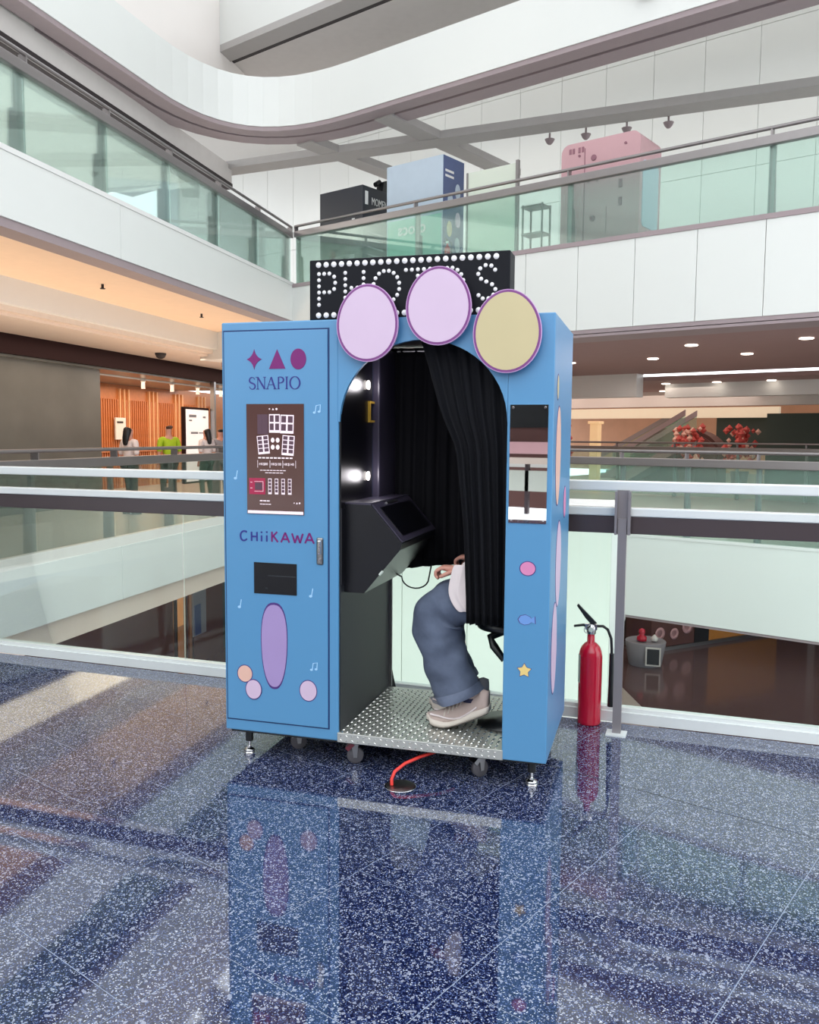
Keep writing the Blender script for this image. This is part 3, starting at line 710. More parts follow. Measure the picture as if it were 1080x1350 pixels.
for i in range(8): s.box(.19 + i * .016, .203 + i * .016, Y0 - .005, Y0 - .004, 1.342, 1.345, 1)
for i in range(5): s.box(.215 + i * .018, .23 + i * .018, Y0 - .005, Y0 - .004, 1.331, 1.334, 1)
s.box(.136, .215, Y0 - .005, Y0 - .004, 1.235, 1.308, 3); s.box(.165, .20, Y0 - .0056, Y0 - .005, 1.255, 1.288, 2)
for (a, b_, c, d) in [(.142, .152, 1.262, 1.264), (.142, .152, 1.288, 1.29), (.162, .204, 1.292, 1.2935), (.162, .204, 1.248, 1.2495), (.204, .2055, 1.248, 1.2935)]: s.box(a, b_, Y0 - .0056, Y0 - .005, c, d, 1)
for i in range(4): strip(.238 + i * .032, 1.272, .017, .07, 1, 4, 0)
for i in range(3): s.box(.188 + i * .017, .202 + i * .017, Y0 - .005, Y0 - .004, 1.204, 1.209, 1)
for i in range(4): s.box(.188 + i * .014, .2 + i * .014, Y0 - .005, Y0 - .004, 1.190, 1.193, 1)
for bx0 in (.355,): s.prism([(bx0, 1.197), (bx0 + .003, 1.200), (bx0, 1.203), (bx0 - .003, 1.2)], Y0 - .005, Y0 - .004, mi=1); s.prism([(.364, 1.196), (.372, 1.196), (.368, 1.204)], Y0 - .005, Y0 - .004, mi=1); s.prism(circ(.381, 1.2, .004, .004, 10), Y0 - .005, Y0 - .004, mi=1)
s.prism([(.238, 1.612), (.242, 1.616), (.238, 1.62), (.234, 1.616)], Y0 - .005, Y0 - .004, mi=1); s.prism([(.25, 1.611), (.26, 1.611), (.255, 1.62)], Y0 - .005, Y0 - .004, mi=1); s.prism(circ(.272, 1.6155, .005, .005, 10), Y0 - .005, Y0 - .004, mi=1)
s.build('price_screen', sm_, dr, 'brown poster screen of photo strips and prices')
for tx, x in (('HK$80', .207), ('HK$100', .269), ('HK$140', .330)):
    text_obj('price_lettering', tx, .016, M['scr_w'], dr, (x, Y0 - .0045, 1.366), ext=.0005, sx=.9)
# logo
lg = MB()
def star4(cx, cz, rx, rz, k=.30, n=6):
    pts = []
    for q_ in range(4):
        a0 = math.pi / 2 * q_; p = Vector((rx * math.cos(a0), rz * math.sin(a0))); q2 = Vector((rx * math.cos(a0 + math.pi / 2), rz * math.sin(a0 + math.pi / 2)))
        c = Vector((p.x + q2.x, p.y + q2.y)) * k * .5
        for i in range(n):
            t = i / n; b_ = (p * (1 - t) + c * t) * (1 - t) + (c * (1 - t) + q2 * t) * t; pts.append((cx + b_.x, cz + b_.y))
    return pts
for nm, pts in (('logo_star', star4(.164, 1.835, .037, .045, .42)), ('logo_triangle', [(.236, 1.792), (.314, 1.792), (.275, 1.877)]), ('logo_circle', circ(.376, 1.833, .037, .045, 32))):
    MB().prism(pts, Y0 - .002, Y0).build(nm, M['magenta'], dr, 'magenta ' + nm.split('_')[1])
# SNAPIO letters: ribbons of varying width
def ribbon(mb, pts, ws, y0, y1, mi=0):
    pts = [Vector(p) for p in pts]; L_, R_ = [], []
    for i, p in enumerate(pts):
        d = (pts[min(i + 1, len(pts) - 1)] - pts[max(i - 1, 0)]).normalized(); nn = Vector((-d.y, d.x)); ww = ws[i] if isinstance(ws, list) else ws
        L_.append(p + nn * ww / 2); R_.append(p - nn * ww / 2)
    for i in range(len(pts) - 1):
        mb.prism([L_[i], L_[i + 1], R_[i + 1], R_[i]], y0, y1, mi=mi)
def bez(p, n=10):
    out = []
    for i in range(n + 1):
        t = i / n; P_ = [Vector(q) for q in p]
        while len(P_) > 1: P_ = [P_[k] * (1 - t) + P_[k + 1] * t for k in range(len(P_) - 1)]
        out.append(P_[0])
    return out
zb_, h_ = 1.704, .052; tn, tk = .0028, .0072
def letter(kind, x, wd):
    m = MB(); a, b_ = Y0 - .002, Y0
    P = lambda u, v: (x + u * wd, zb_ + v * h_)
    def serif(u, v): ribbon(m, [P(u - .16, v), P(u + .16, v)], tn, a, b_)
    if kind == 'S':
        pts = bez([P(.85, .80), P(.8, 1.05), P(.1, 1.1), P(.05, .72)], 8) + bez([P(.05, .72), P(.1, .45), P(.9, .55), P(.92, .25)], 8)[1:] + bez([P(.92, .25), P(.9, -.1), P(.15, -.08), P(.06, .22)], 8)[1:]
        ribbon(m, pts, [tn + (tk - tn) * math.sin(math.pi * i / (len(pts) - 1)) ** 2 for i in range(len(pts))], a, b_)
    if kind == 'N':
        ribbon(m, [P(.1, 0), P(.1, 1)], tn, a, b_); ribbon(m, [P(.1, 1), P(.9, 0)], tk, a, b_); ribbon(m, [P(.9, 0), P(.9, 1)], tn, a, b_); serif(.1, 0); serif(.9, 1); serif(.04, 1)
    if kind == 'A':
        ribbon(m, [P(.08, 0), P(.5, 1)], tn, a, b_); ribbon(m, [P(.5, 1), P(.92, 0)], tk, a, b_); ribbon(m, [P(.24, .36), P(.76, .36)], tn, a, b_); serif(.08, 0); serif(.92, 0)
    if kind == 'P':
        ribbon(m, [P(.2, 0), P(.2, 1)], tk * .8, a, b_); pts = bez([P(.2, .99), P(1.15, 1.1), P(1.15, .42), P(.2, .5)], 10); ribbon(m, pts, [tn + (tk - tn) * math.sin(math.pi * i / 10) for i in range(11)], a, b_); serif(.2, 0)
    if kind == 'I': ribbon(m, [P(.5, 0), P(.5, 1)], tk * .85, a, b_); ribbon(m, [P(.1, 0), P(.9, 0)], tn, a, b_); ribbon(m, [P(.1, 1), P(.9, 1)], tn, a, b_)
    if kind == 'O':
        pts = [P(.5 + .46 * math.cos(t), .5 + .52 * math.sin(t)) for t in [2 * math.pi * i / 24 for i in range(25)]]
        ribbon(m, pts, [tn + (tk - tn) * abs(math.cos(2 * math.pi * i / 24)) for i in range(25)], a, b_)
    m.build('letter', M['violet'], dr)
for ch, x, wd in (('S', .138, .032), ('N', .176, .042), ('A', .222, .046), ('P', .274, .034), ('I', .312, .016), ('O', .334, .050)): letter(ch, x, wd)
# hand-drawn style CHiiKAWA lettering
def stroke_letter(ch, x, z, wd, ht, col, tw):
    m = MB(); a, b_ = Y0 - .002, Y0; P = lambda u, v: (x + u * wd, z + v * ht)
    S = {'C': [bez([P(.95, .85), P(.5, 1.15), P(-.1, .8), P(.02, .4)], 8) + bez([P(.02, .4), P(.1, -.1), P(.7, -.05), P(.95, .2)], 8)[1:]],
         'H': [[P(.08, 0), P(.08, 1)], [P(.92, 0), P(.92, 1)], [P(.08, .5), P(.92, .5)]],
         'i': [[P(.5, 0), P(.5, .62)], [P(.5, .86), P(.5, 1.02)]],
         'K': [[P(.1, 0), P(.1, 1)], [P(.85, 1), P(.1, .45)], [P(.3, .58), P(.95, 0)]],
         'A': [[P(.02, 0), P(.5, 1)], [P(.5, 1), P(.98, 0)], [P(.22, .33), P(.78, .33)]],
         'W': [[P(0, 1), P(.27, 0)], [P(.27, 0), P(.5, .8)], [P(.5, .8), P(.75, 0)], [P(.75, 0), P(1, 1)]]}[ch]
    for st in S: ribbon(m, st, tw, a, b_)
    m.build('letter', M[col], dr)
xs = [('C', .088, .034, .046, 'violet'), ('H', .141, .032, .042, 'violet'), ('i', .186, .014, .044, 'violet'), ('i', .212, .014, .046, 'violet'), ('K', .241, .034, .046, 'magenta'),
      ('A', .288, .042, .044, 'magenta'), ('W', .342, .052, .042, 'magenta'), ('A', .404, .044, .046, 'magenta')]
for ch, x, wd, ht, c in xs: stroke_letter(ch, x, 1.022, wd, ht, c, .0075)
# delivery hatch
MB().box(.155, .364, Y0 - .003, Y0, .784, .926).build('print_hatch', M['gloss_black'], dr, 'black delivery hatch')
MB().box(.225, .36, Y0 - .004, Y0 - .003, .865, .87).box(.21, .222, Y0 - .004, Y0 - .003, .806, .812).build('hatch_print', M['bgrey'], dr)
# notes
def note(x, z, kind):
    m = MB(); a, b_ = Y0 - .0018, Y0
    if kind == 1: ribbon(m, [(x, z), (x + .006, z + .035)], .004, a, b_); m.prism(circ(x - .004, z, .008, .006, 10), a, b_)
    if kind == 2:
        ribbon(m, [(x, z), (x + .004, z + .03), (x + .024, z + .034), (x + .022, z + .006)], .004, a, b_); m.prism(circ(x - .004, z, .007, .005, 10), a, b_); m.prism(circ(x + .018, z + .004, .007, .005, 10), a, b_)
    m.build('note_sticker', M['note'], dr, 'pale blue music note')
for x, z, k in [(.455, 1.60, 2), (.435, .785, 1), (.07, 1.305, 1), (.083, .715, 1), (.438, .45, 2)]: note(x, z, k)
# plain sticker shapes
def sticker(parent, pts, col, y=Y0, nm='sticker', label=None, grow=1.07, oc='dkoutline'):
    cx = sum(p[0] for p in pts) / len(pts); cz = sum(p[1] for p in pts) / len(pts)
    rr = max(abs(p[0] - cx) for p in pts); k = 1 + .0035 / rr
    m = MB().prism([(cx + (a - cx) * k, cz + (b_ - cz) * k) for a, b_ in pts], y - .0010, y, mi=1).prism(pts, y - .0018, y - .0010, mi=0)
    return m.build(nm, [M[col], M[oc]], parent, label)
sticker(dr, [(.252 + .062 * math.copysign(abs(math.cos(t)) ** .8, math.cos(t)) * (1 + .12 * math.sin(t)), .545 + .19 * math.copysign(abs(math.sin(t)) ** .9, math.sin(t))) for t in [2 * math.pi * i / 40 for i in range(40)]], 'lilac', label='plain lilac rounded sticker')
sticker(dr, circ(.104, .405, .036, .038), 'peach', label='plain peach round sticker')
sticker(dr, circ(.148, .335, .038, .044), 'pinkwhite', label='plain pale round sticker', y=Y0 - .002)
sticker(dr, circ(.418, .352, .040, .046), 'pinkwhite', label='plain pale round sticker at the right')
# right strip: mirror and stickers
MB().box(1.313, 1.469, -.004, .0, 1.146, 1.632).build('front_mirror', M['mirror'], pb, 'tall wall mirror')
for (u, z) in ((1.325, 1.158), (1.457, 1.158), (1.325, 1.62), (1.457, 1.62)): MB().lathe([(.004, -.007), (.005, -.004)], 8, (u, 0, z), axis='y').build('mirror_screw', M['chrome'], pb)
sticker(pb, circ(1.397, .957, .031, .028), 'pink', y=0., label='plain pink oval sticker')
fish = [(1.362, .742), (1.372, .757), (1.392, .762), (1.410, .755), (1.416, .748), (1.430, .757), (1.432, .727), (1.418, .733), (1.405, .724), (1.388, .720), (1.370, .727)]
sticker(pb, fish, 'fishblue', y=0., label='blue fish shaped sticker')
st5 = []
for i in range(10):
    r = .030 if i % 2 == 0 else .0165; a = math.pi / 2 + i * math.pi / 5; st5.append((1.391 + r * math.cos(a), .525 + r * math.sin(a)))
sticker(pb, st5, 'yellow', y=0., label='yellow star shaped sticker')
# side stickers (on the right side panel)
for (v, z, rv_, rz_, c) in [(.20, 1.42, .09, .21, 'peach'), (.30, .94, .10, .19, 'pinkwhite'), (.20, .58, .10, .20, 'pinkwhite'), (.14, 1.71, .03, .05, 'cream'), (.52, 1.2, .05, .07, 'pink')]:
    MB().prism([(v + rv_ * math.cos(t), z + rz_ * math.sin(t)) for t in [2 * math.pi * i / 28 for i in range(28)]], W_, W_ + .0015, 'yz').prism([(v + (rv_ + .006) * math.cos(t), z + (rz_ + .006) * math.sin(t)) for t in [2 * math.pi * i / 28 for i in range(28)]], W_, W_ + .001, 'yz', mi=1).build('side_sticker', [M[c], M['dkoutline']], pb, 'plain ' + {'peach': 'peach', 'pinkwhite': 'pale pink', 'cream': 'cream', 'pink': 'pink'}[c] + ' sticker on the side panel')

# marquee with bulbs
mq = empty('marquee'); mq.parent = pb
MB().bbox(.422, 1.30, .012, .13, 2.0, 2.256, .004).build('marquee_box', M['sign_black'], mq)
big = MB().lathe([(.0, -.009), (.009, -.007), (.0118, -.002), (.0122, .0)], 14, axis='y').mesh('bulb', M['bulb'])
sml = MB().lathe([(.0, -.006), (.005, -.005), (.0084, -.001), (.0086, .0)], 12, axis='y').mesh('bulb', M['bulb'])
YB = .012
for i in range(23):
    u = .464 + i * (1.242 - .464) / 22
    inst(big, 'bulb', (u, YB, 2.234), parent=mq)
    inst(big, 'bulb', (u, YB, 2.020), parent=mq)
zr = [2.196 - i * .0262 for i in range(6)]
def dots(pts):
    for u, z in pts: inst(sml, 'bulb', (u, YB, z), parent=mq)
def oval(cx, cz, rx, rz, n, skip=()): return [(cx + rx * math.cos(2 * math.pi * k / n + .2), cz + rz * math.sin(2 * math.pi * k / n + .2)) for k in range(n) if k not in skip]
dots([(.466, z) for z in zr] + [(.490, zr[0]), (.514, zr[0] + .0), (.536, zr[0] - .014), (.541, zr[0] - .040), (.536, zr[0] - .066), (.514, zr[3]), (.490, zr[3])])
dots([(.587, z) for z in zr] + [(.670, z) for z in zr] + [(.615, zr[2] - .012), (.642, zr[2] - .012)])
dots(oval(.772, 2.131, .058, .066, 16))
dots([(.858 + i * .0262, zr[0]) for i in range(5)] + [(.9104, z) for z in zr[1:]])
dots(oval(1.048, 2.131, .058, .066, 16))
S_ = [(1.238, 2.180), (1.222, 2.197), (1.198, 2.200), (1.176, 2.188), (1.168, 2.166), (1.180, 2.146), (1.202, 2.134), (1.226, 2.122), (1.240, 2.102), (1.232, 2.080), (1.212, 2.066), (1.188, 2.066), (1.170, 2.080)]
dots(S_)
# round boards on the header (plain)
def board(cx, cz, rx, rz, col, label, y):
    b_ = empty('round_board'); b_.parent = pb; b_['label'] = label
    def egg(k): return [(cx + (rx + k) * math.cos(t) * (1 - .05 * math.sin(t)), cz + (rz + k) * math.sin(t)) for t in [2 * math.pi * i / 48 for i in range(48)]]
    MB().prism(egg(.012), y, y + .012).build('board_backing', M['edge'], b_)
    MB().prism(egg(.009), y - .001, y).build('board_outline', M['outline'], b_)
    MB().prism(egg(.0), y - .002, y - .001).build('board_face', M[col], b_)
    MB().box(cx - .02, cx + .02, y + .012, .0 if cz < 1.99 else .012, cz - .05, cz + .02 if cz < 1.99 else cz + .05).build('board_bracket', M['steel'], b_)
board(.704, 1.975, .125, .150, 'pinkwhite', 'plain pale pink round board at the left', -.04)
board(1.014, 2.035, .127, .148, 'pinkwhite', 'plain pale pink round board in the middle', -.044)
board(1.300, 1.925, .128, .155, 'cream', 'plain cream round board at the right', -.04)

# curtains
def curtain(name, u0, u1, v, ztop, zbot, pleats, amp, label=None, left=None, m='velvet', nz=24):
    mb = MB(); nx = pleats * 8; vs = []
    for j in range(nz + 1):
        t = j / nz
        for i in range(nx + 1):
            s = i / nx; z = ztop(s) * (1 - t) + zbot(s) * t if callable(ztop) else ztop * (1 - t) + zbot(s) * t
            ul = left(z) if left else u0
            ul = max(ul, u0); u = ul + (u1 - ul) * s
            a = amp * (.6 + .6 * t); vs.append((u + .004 * math.sin(7 * s + 3 * t), v + a * math.sin(2 * math.pi * pleats * s + .6 * math.sin(3 * t)) + .3 * a * math.sin(2 * math.pi * pleats * 2.3 * s + t), z))
    f = [(j * (nx + 1) + i, j * (nx + 1) + i + 1, (j + 1) * (nx + 1) + i + 1, (j + 1) * (nx + 1) + i) for j in range(nz) for i in range(nx)]
    mb.add(vs, f, 0, True); o = mb.build(name, M[m], pb, label)
    md = o.modifiers.new('t', 'SOLIDIFY'); md.thickness = .004
    return o
def le(z):      # swept left edge of the front curtain
    P_ = [(1.94, .90), (1.87, .925), (1.60, 1.0), (1.454, 1.066), (1.10, 1.105), (.80, 1.122), (.6, 1.13)]
    for (a, b_), (c, d) in zip(P_, P_[1:]):
        if z <= a and z >= c: return b_ + (d - b_) * (a - z) / (a - c)
    return P_[0][1] if z > 1.9 else P_[-1][1]
curtain('front_curtain', .88, 1.30, .07, 1.945, lambda s: .690 + .0 * s, 6, .012, 'black velvet curtain swept to the right', left=le)
curtain('rear_curtain', .572, 1.46, .715, 1.945, lambda s: .80 + .05 * math.sin(3 * s) - (.1 if s > .7 else 0), 11, .013, 'black velvet curtain along the back')
MB().tube([(.57, .07, 1.93), (1.465, .07, 1.93)], .008, 8).build('curtain_rod', M['steel'], pb)
MB().tube([(.61, .715, 1.93), (1.465, .715, 1.93)], .008, 8).build('curtain_rod', M['steel'], pb)
# tread plate floor
MB().bbox(.556, 1.306, -.004, D_, .128, .172, .002).build('step_plate', M['tread'], pb, 'silver tread plate step')
tm = MB(); k = 0
for i in range(27):
    for j in range(27):
        u = .575 + i * .0268; v = .012 + j * .0268
        if u > 1.29 or v > .74: continue
        a = R(45) if (i + j) % 2 else R(-45); ca, sa = math.cos(a), math.sin(a)
        L_, w2 = .0120, .0042
        top = [(u + ca * p - sa * q_, v + sa * p + ca * q_) for p, q_ in ((-L_, 0), (0, -w2), (L_, 0), (0, w2))]
        kk = len(tm.v); vv = [(x, y, .1715) for x, y in top] + [(u, v, .1762)]
        tm.add(vv, [(0, 1, 4), (1, 2, 4), (2, 3, 4), (3, 0, 4)], 0, False)
for i in range(27):
    for j in range(2):
        u = .575 + i * .0268; z = .139 + j * .020; a = R(45) if (i + j) % 2 else R(-45); ca, sa = math.cos(a), math.sin(a)
        vv = [(u + ca * p - sa * q_, -.0042, z + (sa * p + ca * q_) * .8) for p, q_ in ((-.0095, 0), (0, -.003), (.0095, 0), (0, .003))] + [(u, -.006, z)]
        tm.add(vv, [(0, 1, 4), (1, 2, 4), (2, 3, 4), (3, 0, 4)], 0, False)
o = tm.build('tread_pattern', M['lozenge'], pb); o['kind'] = 'stuff'
MB().box(.02, W_ - .02, .02, D_ - .02, .118, .132).build('base_frame', M['blackm'], pb)
# feet and casters
def foot(u, v):
    f_ = empty('levelling_foot'); f_.parent = pb
    MB().lathe([(.018, .06), (.018, .125)], 14, (u, v, 0)).build('sleeve', M['blackm'], f_)
    MB().lathe([(.007, .02), (.007, .065)], 10, (u, v, 0)).lathe([(.013, .024), (.013, .034)], 6, (u, v, 0), smooth=False).build('threaded_rod', M['chrome'], f_)
    MB().lathe([(.026, 0), (.026, .008), (.022, .010), (.026, .012), (.024, .020), (.012, .026)], 20, (u, v, 0)).build('foot_disc', M['chrome'], f_)
for u, v in ((.083, .075), (1.42, .085), (.083, .66), (1.42, .66)): foot(u, v)
def caster(u, v, rz, tyre):
    c = empty('caster', loc=(u, v, 0), rz=rz); c.parent = pb
    MB().box(-.035, .035, -.03, .03, .112, .120).build('top_plate', M['steel'], c)
    MB().lathe([(.0, -.012), (.022, -.012), (.026, -.008), (.038, -.011), (.038, .011), (.026, .008), (.022, .012), (0, .012)], 24, (0, 0, .038), axis='y').build('wheel', M['rub'], c)
    MB().prism([(-.018, .112), (.018, .112), (.010, .03), (-.006, .03)], -.020, -.016).prism([(-.018, .112), (.018, .112), (.010, .03), (-.006, .03)], .016, .020).box(-.018, .018, -.02, .02, .104, .112).build('fork', M['steel'], c)
    MB().prism([(-.045, .075), (-.018, .098), (.0, .09), (-.03, .060)], -.024, .024).build('brake_pedal', M[tyre], c)
caster(.285, .19, .5, 'steel'); caster(.606, .10, .2, 'redrub'); caster(1.185, .115, .8, 'steel')
caster(.285, .62, 0, 'steel'); caster(.70, .62, .4, 'steel'); caster(1.185, .62, -.4, 'steel')

# ------------------------------------------------------------------ stool, bag, cable, hole cover
st = empty('stool', 'black adjustable stool inside the booth behind the curtain', 'stool', loc=B(0, 0), rz=BR)
MB().lathe([(.06, .62), (.155, .625), (.165, .645), (.155, .668), (.0, .672)], 28, (1.275, .36, 0)).build('seat', M['blackm'], st)
MB().lathe([(.02, .18), (.02, .63)], 14, (1.275, .36, 0)).build('column', M['blackm'], st)
MB().lathe([(.15, .175), (.15, .182), (.03, .20)], 24, (1.275, .36, 0)).build('base', M['blackm'], st)
MB().tube([(1.24, .33, .61), (1.19, .30, .585), (1.21, .28, .55), (1.26, .27, .49)], [.02, .018, .02, .014], 10).build('lever', M['blackm'], st)
bg = empty('black_bag', 'black cloth bag slumped on the floor behind the booth', 'bag', loc=B(0, 0), rz=BR)
MB().prism([(.40, 0), (.60, 0), (.585, .06), (.555, .18), (.53, .30), (.42, .32)], .77, .87).build('sack', M['velvet'], bg)
MB().tube([(.44, .82, .30), (.48, .82, .40), (.53, .82, .34), (.545, .82, .29)], .006, 8).build('carry_strap', M['blackm'], bg)
hc = empty('floor_outlet_cover', 'round steel floor cover in front of the booth', 'floor outlet', loc=B(.88, -.095))
MB().lathe([(.066, 0), (.066, .0015), (.060, .003), (.0, .003)], 36).build('disc', M['steel'], hc); MB().lathe([(.068, .0), (.070, .001), (.066, .0025)], 36).build('rim', M['chrome'], hc)
cb = MB().tube([B(.845, -.105, .004), B(.843, -.10, .03), B(.85, -.08, .055), B(.88, -.03, .075), B(.93, .03, .088), B(1.0, .10, .10), B(1.05, .2, .112)], .0075, 10).build('power_cable', M['cable'])
tag(cb, 'red power cable rising from the floor cover to the booth underside', 'cable')

# ------------------------------------------------------------------ fire extinguisher
def extinguisher(loc, rz, label, hose_side=1, s=1.):
    e = empty('fire_extinguisher', label, 'fire extinguisher', loc=loc, rz=rz); e.scale = (s, s, s)
    MB().lathe([(.0, .012), (.052, .012), (.058, .0), (.060, .006), (.0605, .02), (.0605, .36), (.058, .385), (.048, .41), (.032, .428), (.020, .436), (.019, .475), (.0, .475)], 32).build('cylinder', M['red'], e)
    MB().lathe([(.0612, .22), (.0612, .365)], 32).build('paper_band', M['red'], e)
    lb_ = MB(); nn = 8
    for i in range(nn):
        a0, a1 = math.pi * .98 + i * .09, math.pi * .98 + (i + 1) * .09
        lb_.add([(.0618 * math.cos(a0), .0618 * math.sin(a0), .22), (.0618 * math.cos(a1), .0618 * math.sin(a1), .22), (.0618 * math.cos(a1), .0618 * math.sin(a1), .37), (.0618 * math.cos(a0), .0618 * math.sin(a0), .37)], [(0, 1, 2, 3)])
    lb_.build('paper_label', M['labelw'], e)
    MB().lathe([(.018, .475), (.024, .48), (.024, .515), (.016, .53), (.0, .532)], 16).box(-.03, .03, -.012, .012, .50, .53).build('valve', M['chrome'], e)
    MB().prism([(.028, .535), (-.07, .632), (-.076, .624), (-.03, .56), (.0, .528)], -.011, .011).build('lever', M['blackm'], e)
    MB().prism([(.02, .512), (-.04, .528), (-.09, .518), (-.088, .509), (-.04, .517), (.0, .5)], -.009, .009).build('carry_handle', M['blackm'], e)
    MB().lathe([(.012, -.03), (.012, -.022)], 14, (0, 0, .505), axis='y').build('gauge', M['labelw'], e)
    MB().tube([(-.018 + .018 * math.cos(t), -.014, .50 + .018 * math.sin(t)) for t in [i * math.pi / 6 for i in range(13)]], .002, 6).build('pull_ring', M['chrome'], e)
    MB().tube([(.024, 0, .52), (.06, .0, .522), (.085, .0, .505), (.103, .0, .46), (.108, .0, .40), (.108, .0, .36)], .0075, 10).build('hose', M['blackm'], e)
    MB().tube([(.108, 0, .38), (.108, 0, .2), (.112, 0, .10)], [.012, .013, .02], 12).build('horn', M['blackm'], e)
    return e
extinguisher(B(1.597, .985), BR, 'red fire extinguisher standing on the granite floor beside the booth', 1)

# ------------------------------------------------------------------ seated customer
pr = empty('person', 'seated person in the booth, blue jeans, white top and beige sneakers, hidden by curtain', 'person', loc=B(0, 0, 0), rz=BR)
J = {'pel': ((1.315, .35, .80), (.12, .13)), 'bel': ((1.31, .35, .93), (.105, .13)), 'che': ((1.285, .35, 1.10), (.10, .145)), 'nk': ((1.265, .35, 1.27), (.055, .06)), 'hd': ((1.245, .35, 1.36), (.075, .07)), 'top': ((1.24, .35, 1.47), (.085, .075)),
     'hL': ((1.28, .25, .775), .085), 'kL': ((.985, .215, .715), .058), 'aL': ((1.09, .22, .32), .036), 'hR': ((1.28, .45, .775), .085), 'kR': ((.955, .46, .715), .058), 'aR': ((1.04, .445, .30), .036),
     'sL': ((1.275, .20, 1.19), .052), 'eL': ((1.26, .13, .95), .040), 'wL': ((1.06, .20, .905), .026), 'sR': ((1.275, .50, 1.19), .052), 'eR': ((1.24, .57, .95), .040), 'wR': ((1.09, .45, .92), .026)}
E_ = [('pel', 'bel'), ('bel', 'che'), ('che', 'nk'), ('nk', 'hd'), ('hd', 'top'), ('pel', 'hL'), ('hL', 'kL'), ('kL', 'aL'), ('pel', 'hR'), ('hR', 'kR'), ('kR', 'aR'), ('che', 'sL'), ('sL', 'eL'), ('eL', 'wL'), ('che', 'sR'), ('sR', 'eR'), ('eR', 'wR')]
bm_ = skin_mesh('body', J, E_, 'pel', 2); bm_.materials.append(M['skin'])
ob = bpy.data.objects.new('body', bm_); C.objects.link(ob); ob.parent = pr
# hands: palm, four fingers and thumb, curled
def hand(w0, side, name='hand'):
    x, y, z = w0
    j = {'w': ((x + .02, y, z), .022), 'p': ((x - .035, y, z + .005), (.032, .016))}
    e_ = [('w', 'p')]
    for i in range(4):
        dy = (-.027 + i * .018) * side; L_ = [.9, 1.0, .95, .8][i]
        j['a%d' % i] = ((x - .062, y + dy, z + .008), .0095); j['b%d' % i] = ((x - .062 - .026 * L_, y + dy, z - .008), .0088); j['c%d' % i] = ((x - .062 - .026 * L_, y + dy, z - .030 * L_), .0078); j['d%d' % i] = ((x - .062 - .012 * L_, y + dy, z - .046 * L_), .007)
        e_ += [('p', 'a%d' % i), ('a%d' % i, 'b%d' % i), ('b%d' % i, 'c%d' % i), ('c%d' % i, 'd%d' % i)]
    j['t0'] = ((x - .01, y - .026 * side, z - .006), .012); j['t1'] = ((x - .042, y - .040 * side, z - .020), .010); j['t2'] = ((x - .066, y - .036 * side, z - .032), .0085)
    e_ += [('w', 't0'), ('t0', 't1'), ('t1', 't2')]
    me = skin_mesh(name, j, e_, 'p', 2); me.materials.append(M['skin']); o = bpy.data.objects.new(name, me); C.objects.link(o); o.parent = pr
hand((1.045, .20, .905), 1); hand((1.075, .45, .92), -1)
# face and hair
MB().lathe([(.0, 0), (.008, .008), (.011, .02), (.006, .045)], 8, (1.165, .35, 1.395)).build('nose', M['skin'], pr)
for s in (-1, 1):
    MB().lathe([(0, -.009), (.009, 0), (0, .009)], 10, (1.172, .35 + s * .028, 1.435)).build('eye', M['hair'], pr)
    MB().lathe([(.0, -.012), (.022, -.006), (.022, .006), (0, .012)], 12, (1.245, .35 + s * .075, 1.42), axis='y').build('ear', M['skin'], pr)
MB().tube([(1.172, .33, 1.375), (1.168, .35, 1.372), (1.172, .37, 1.375)], .004, 6).build('mouth', M['redrub'], pr)
hr = skin_mesh('hair', {'a': ((1.275, .35, 1.46), (.095, .09)), 'b': ((1.30, .35, 1.38), (.075, .085)), 'c': ((1.315, .35, 1.26), (.05, .07)), 'd': ((1.23, .35, 1.50), (.07, .07))}, [('d', 'a'), ('a', 'b'), ('b', 'c')], 'a', 2)
hr.materials.append(M['hair']); o = bpy.data.objects.new('hair', hr); C.objects.link(o); o.parent = pr
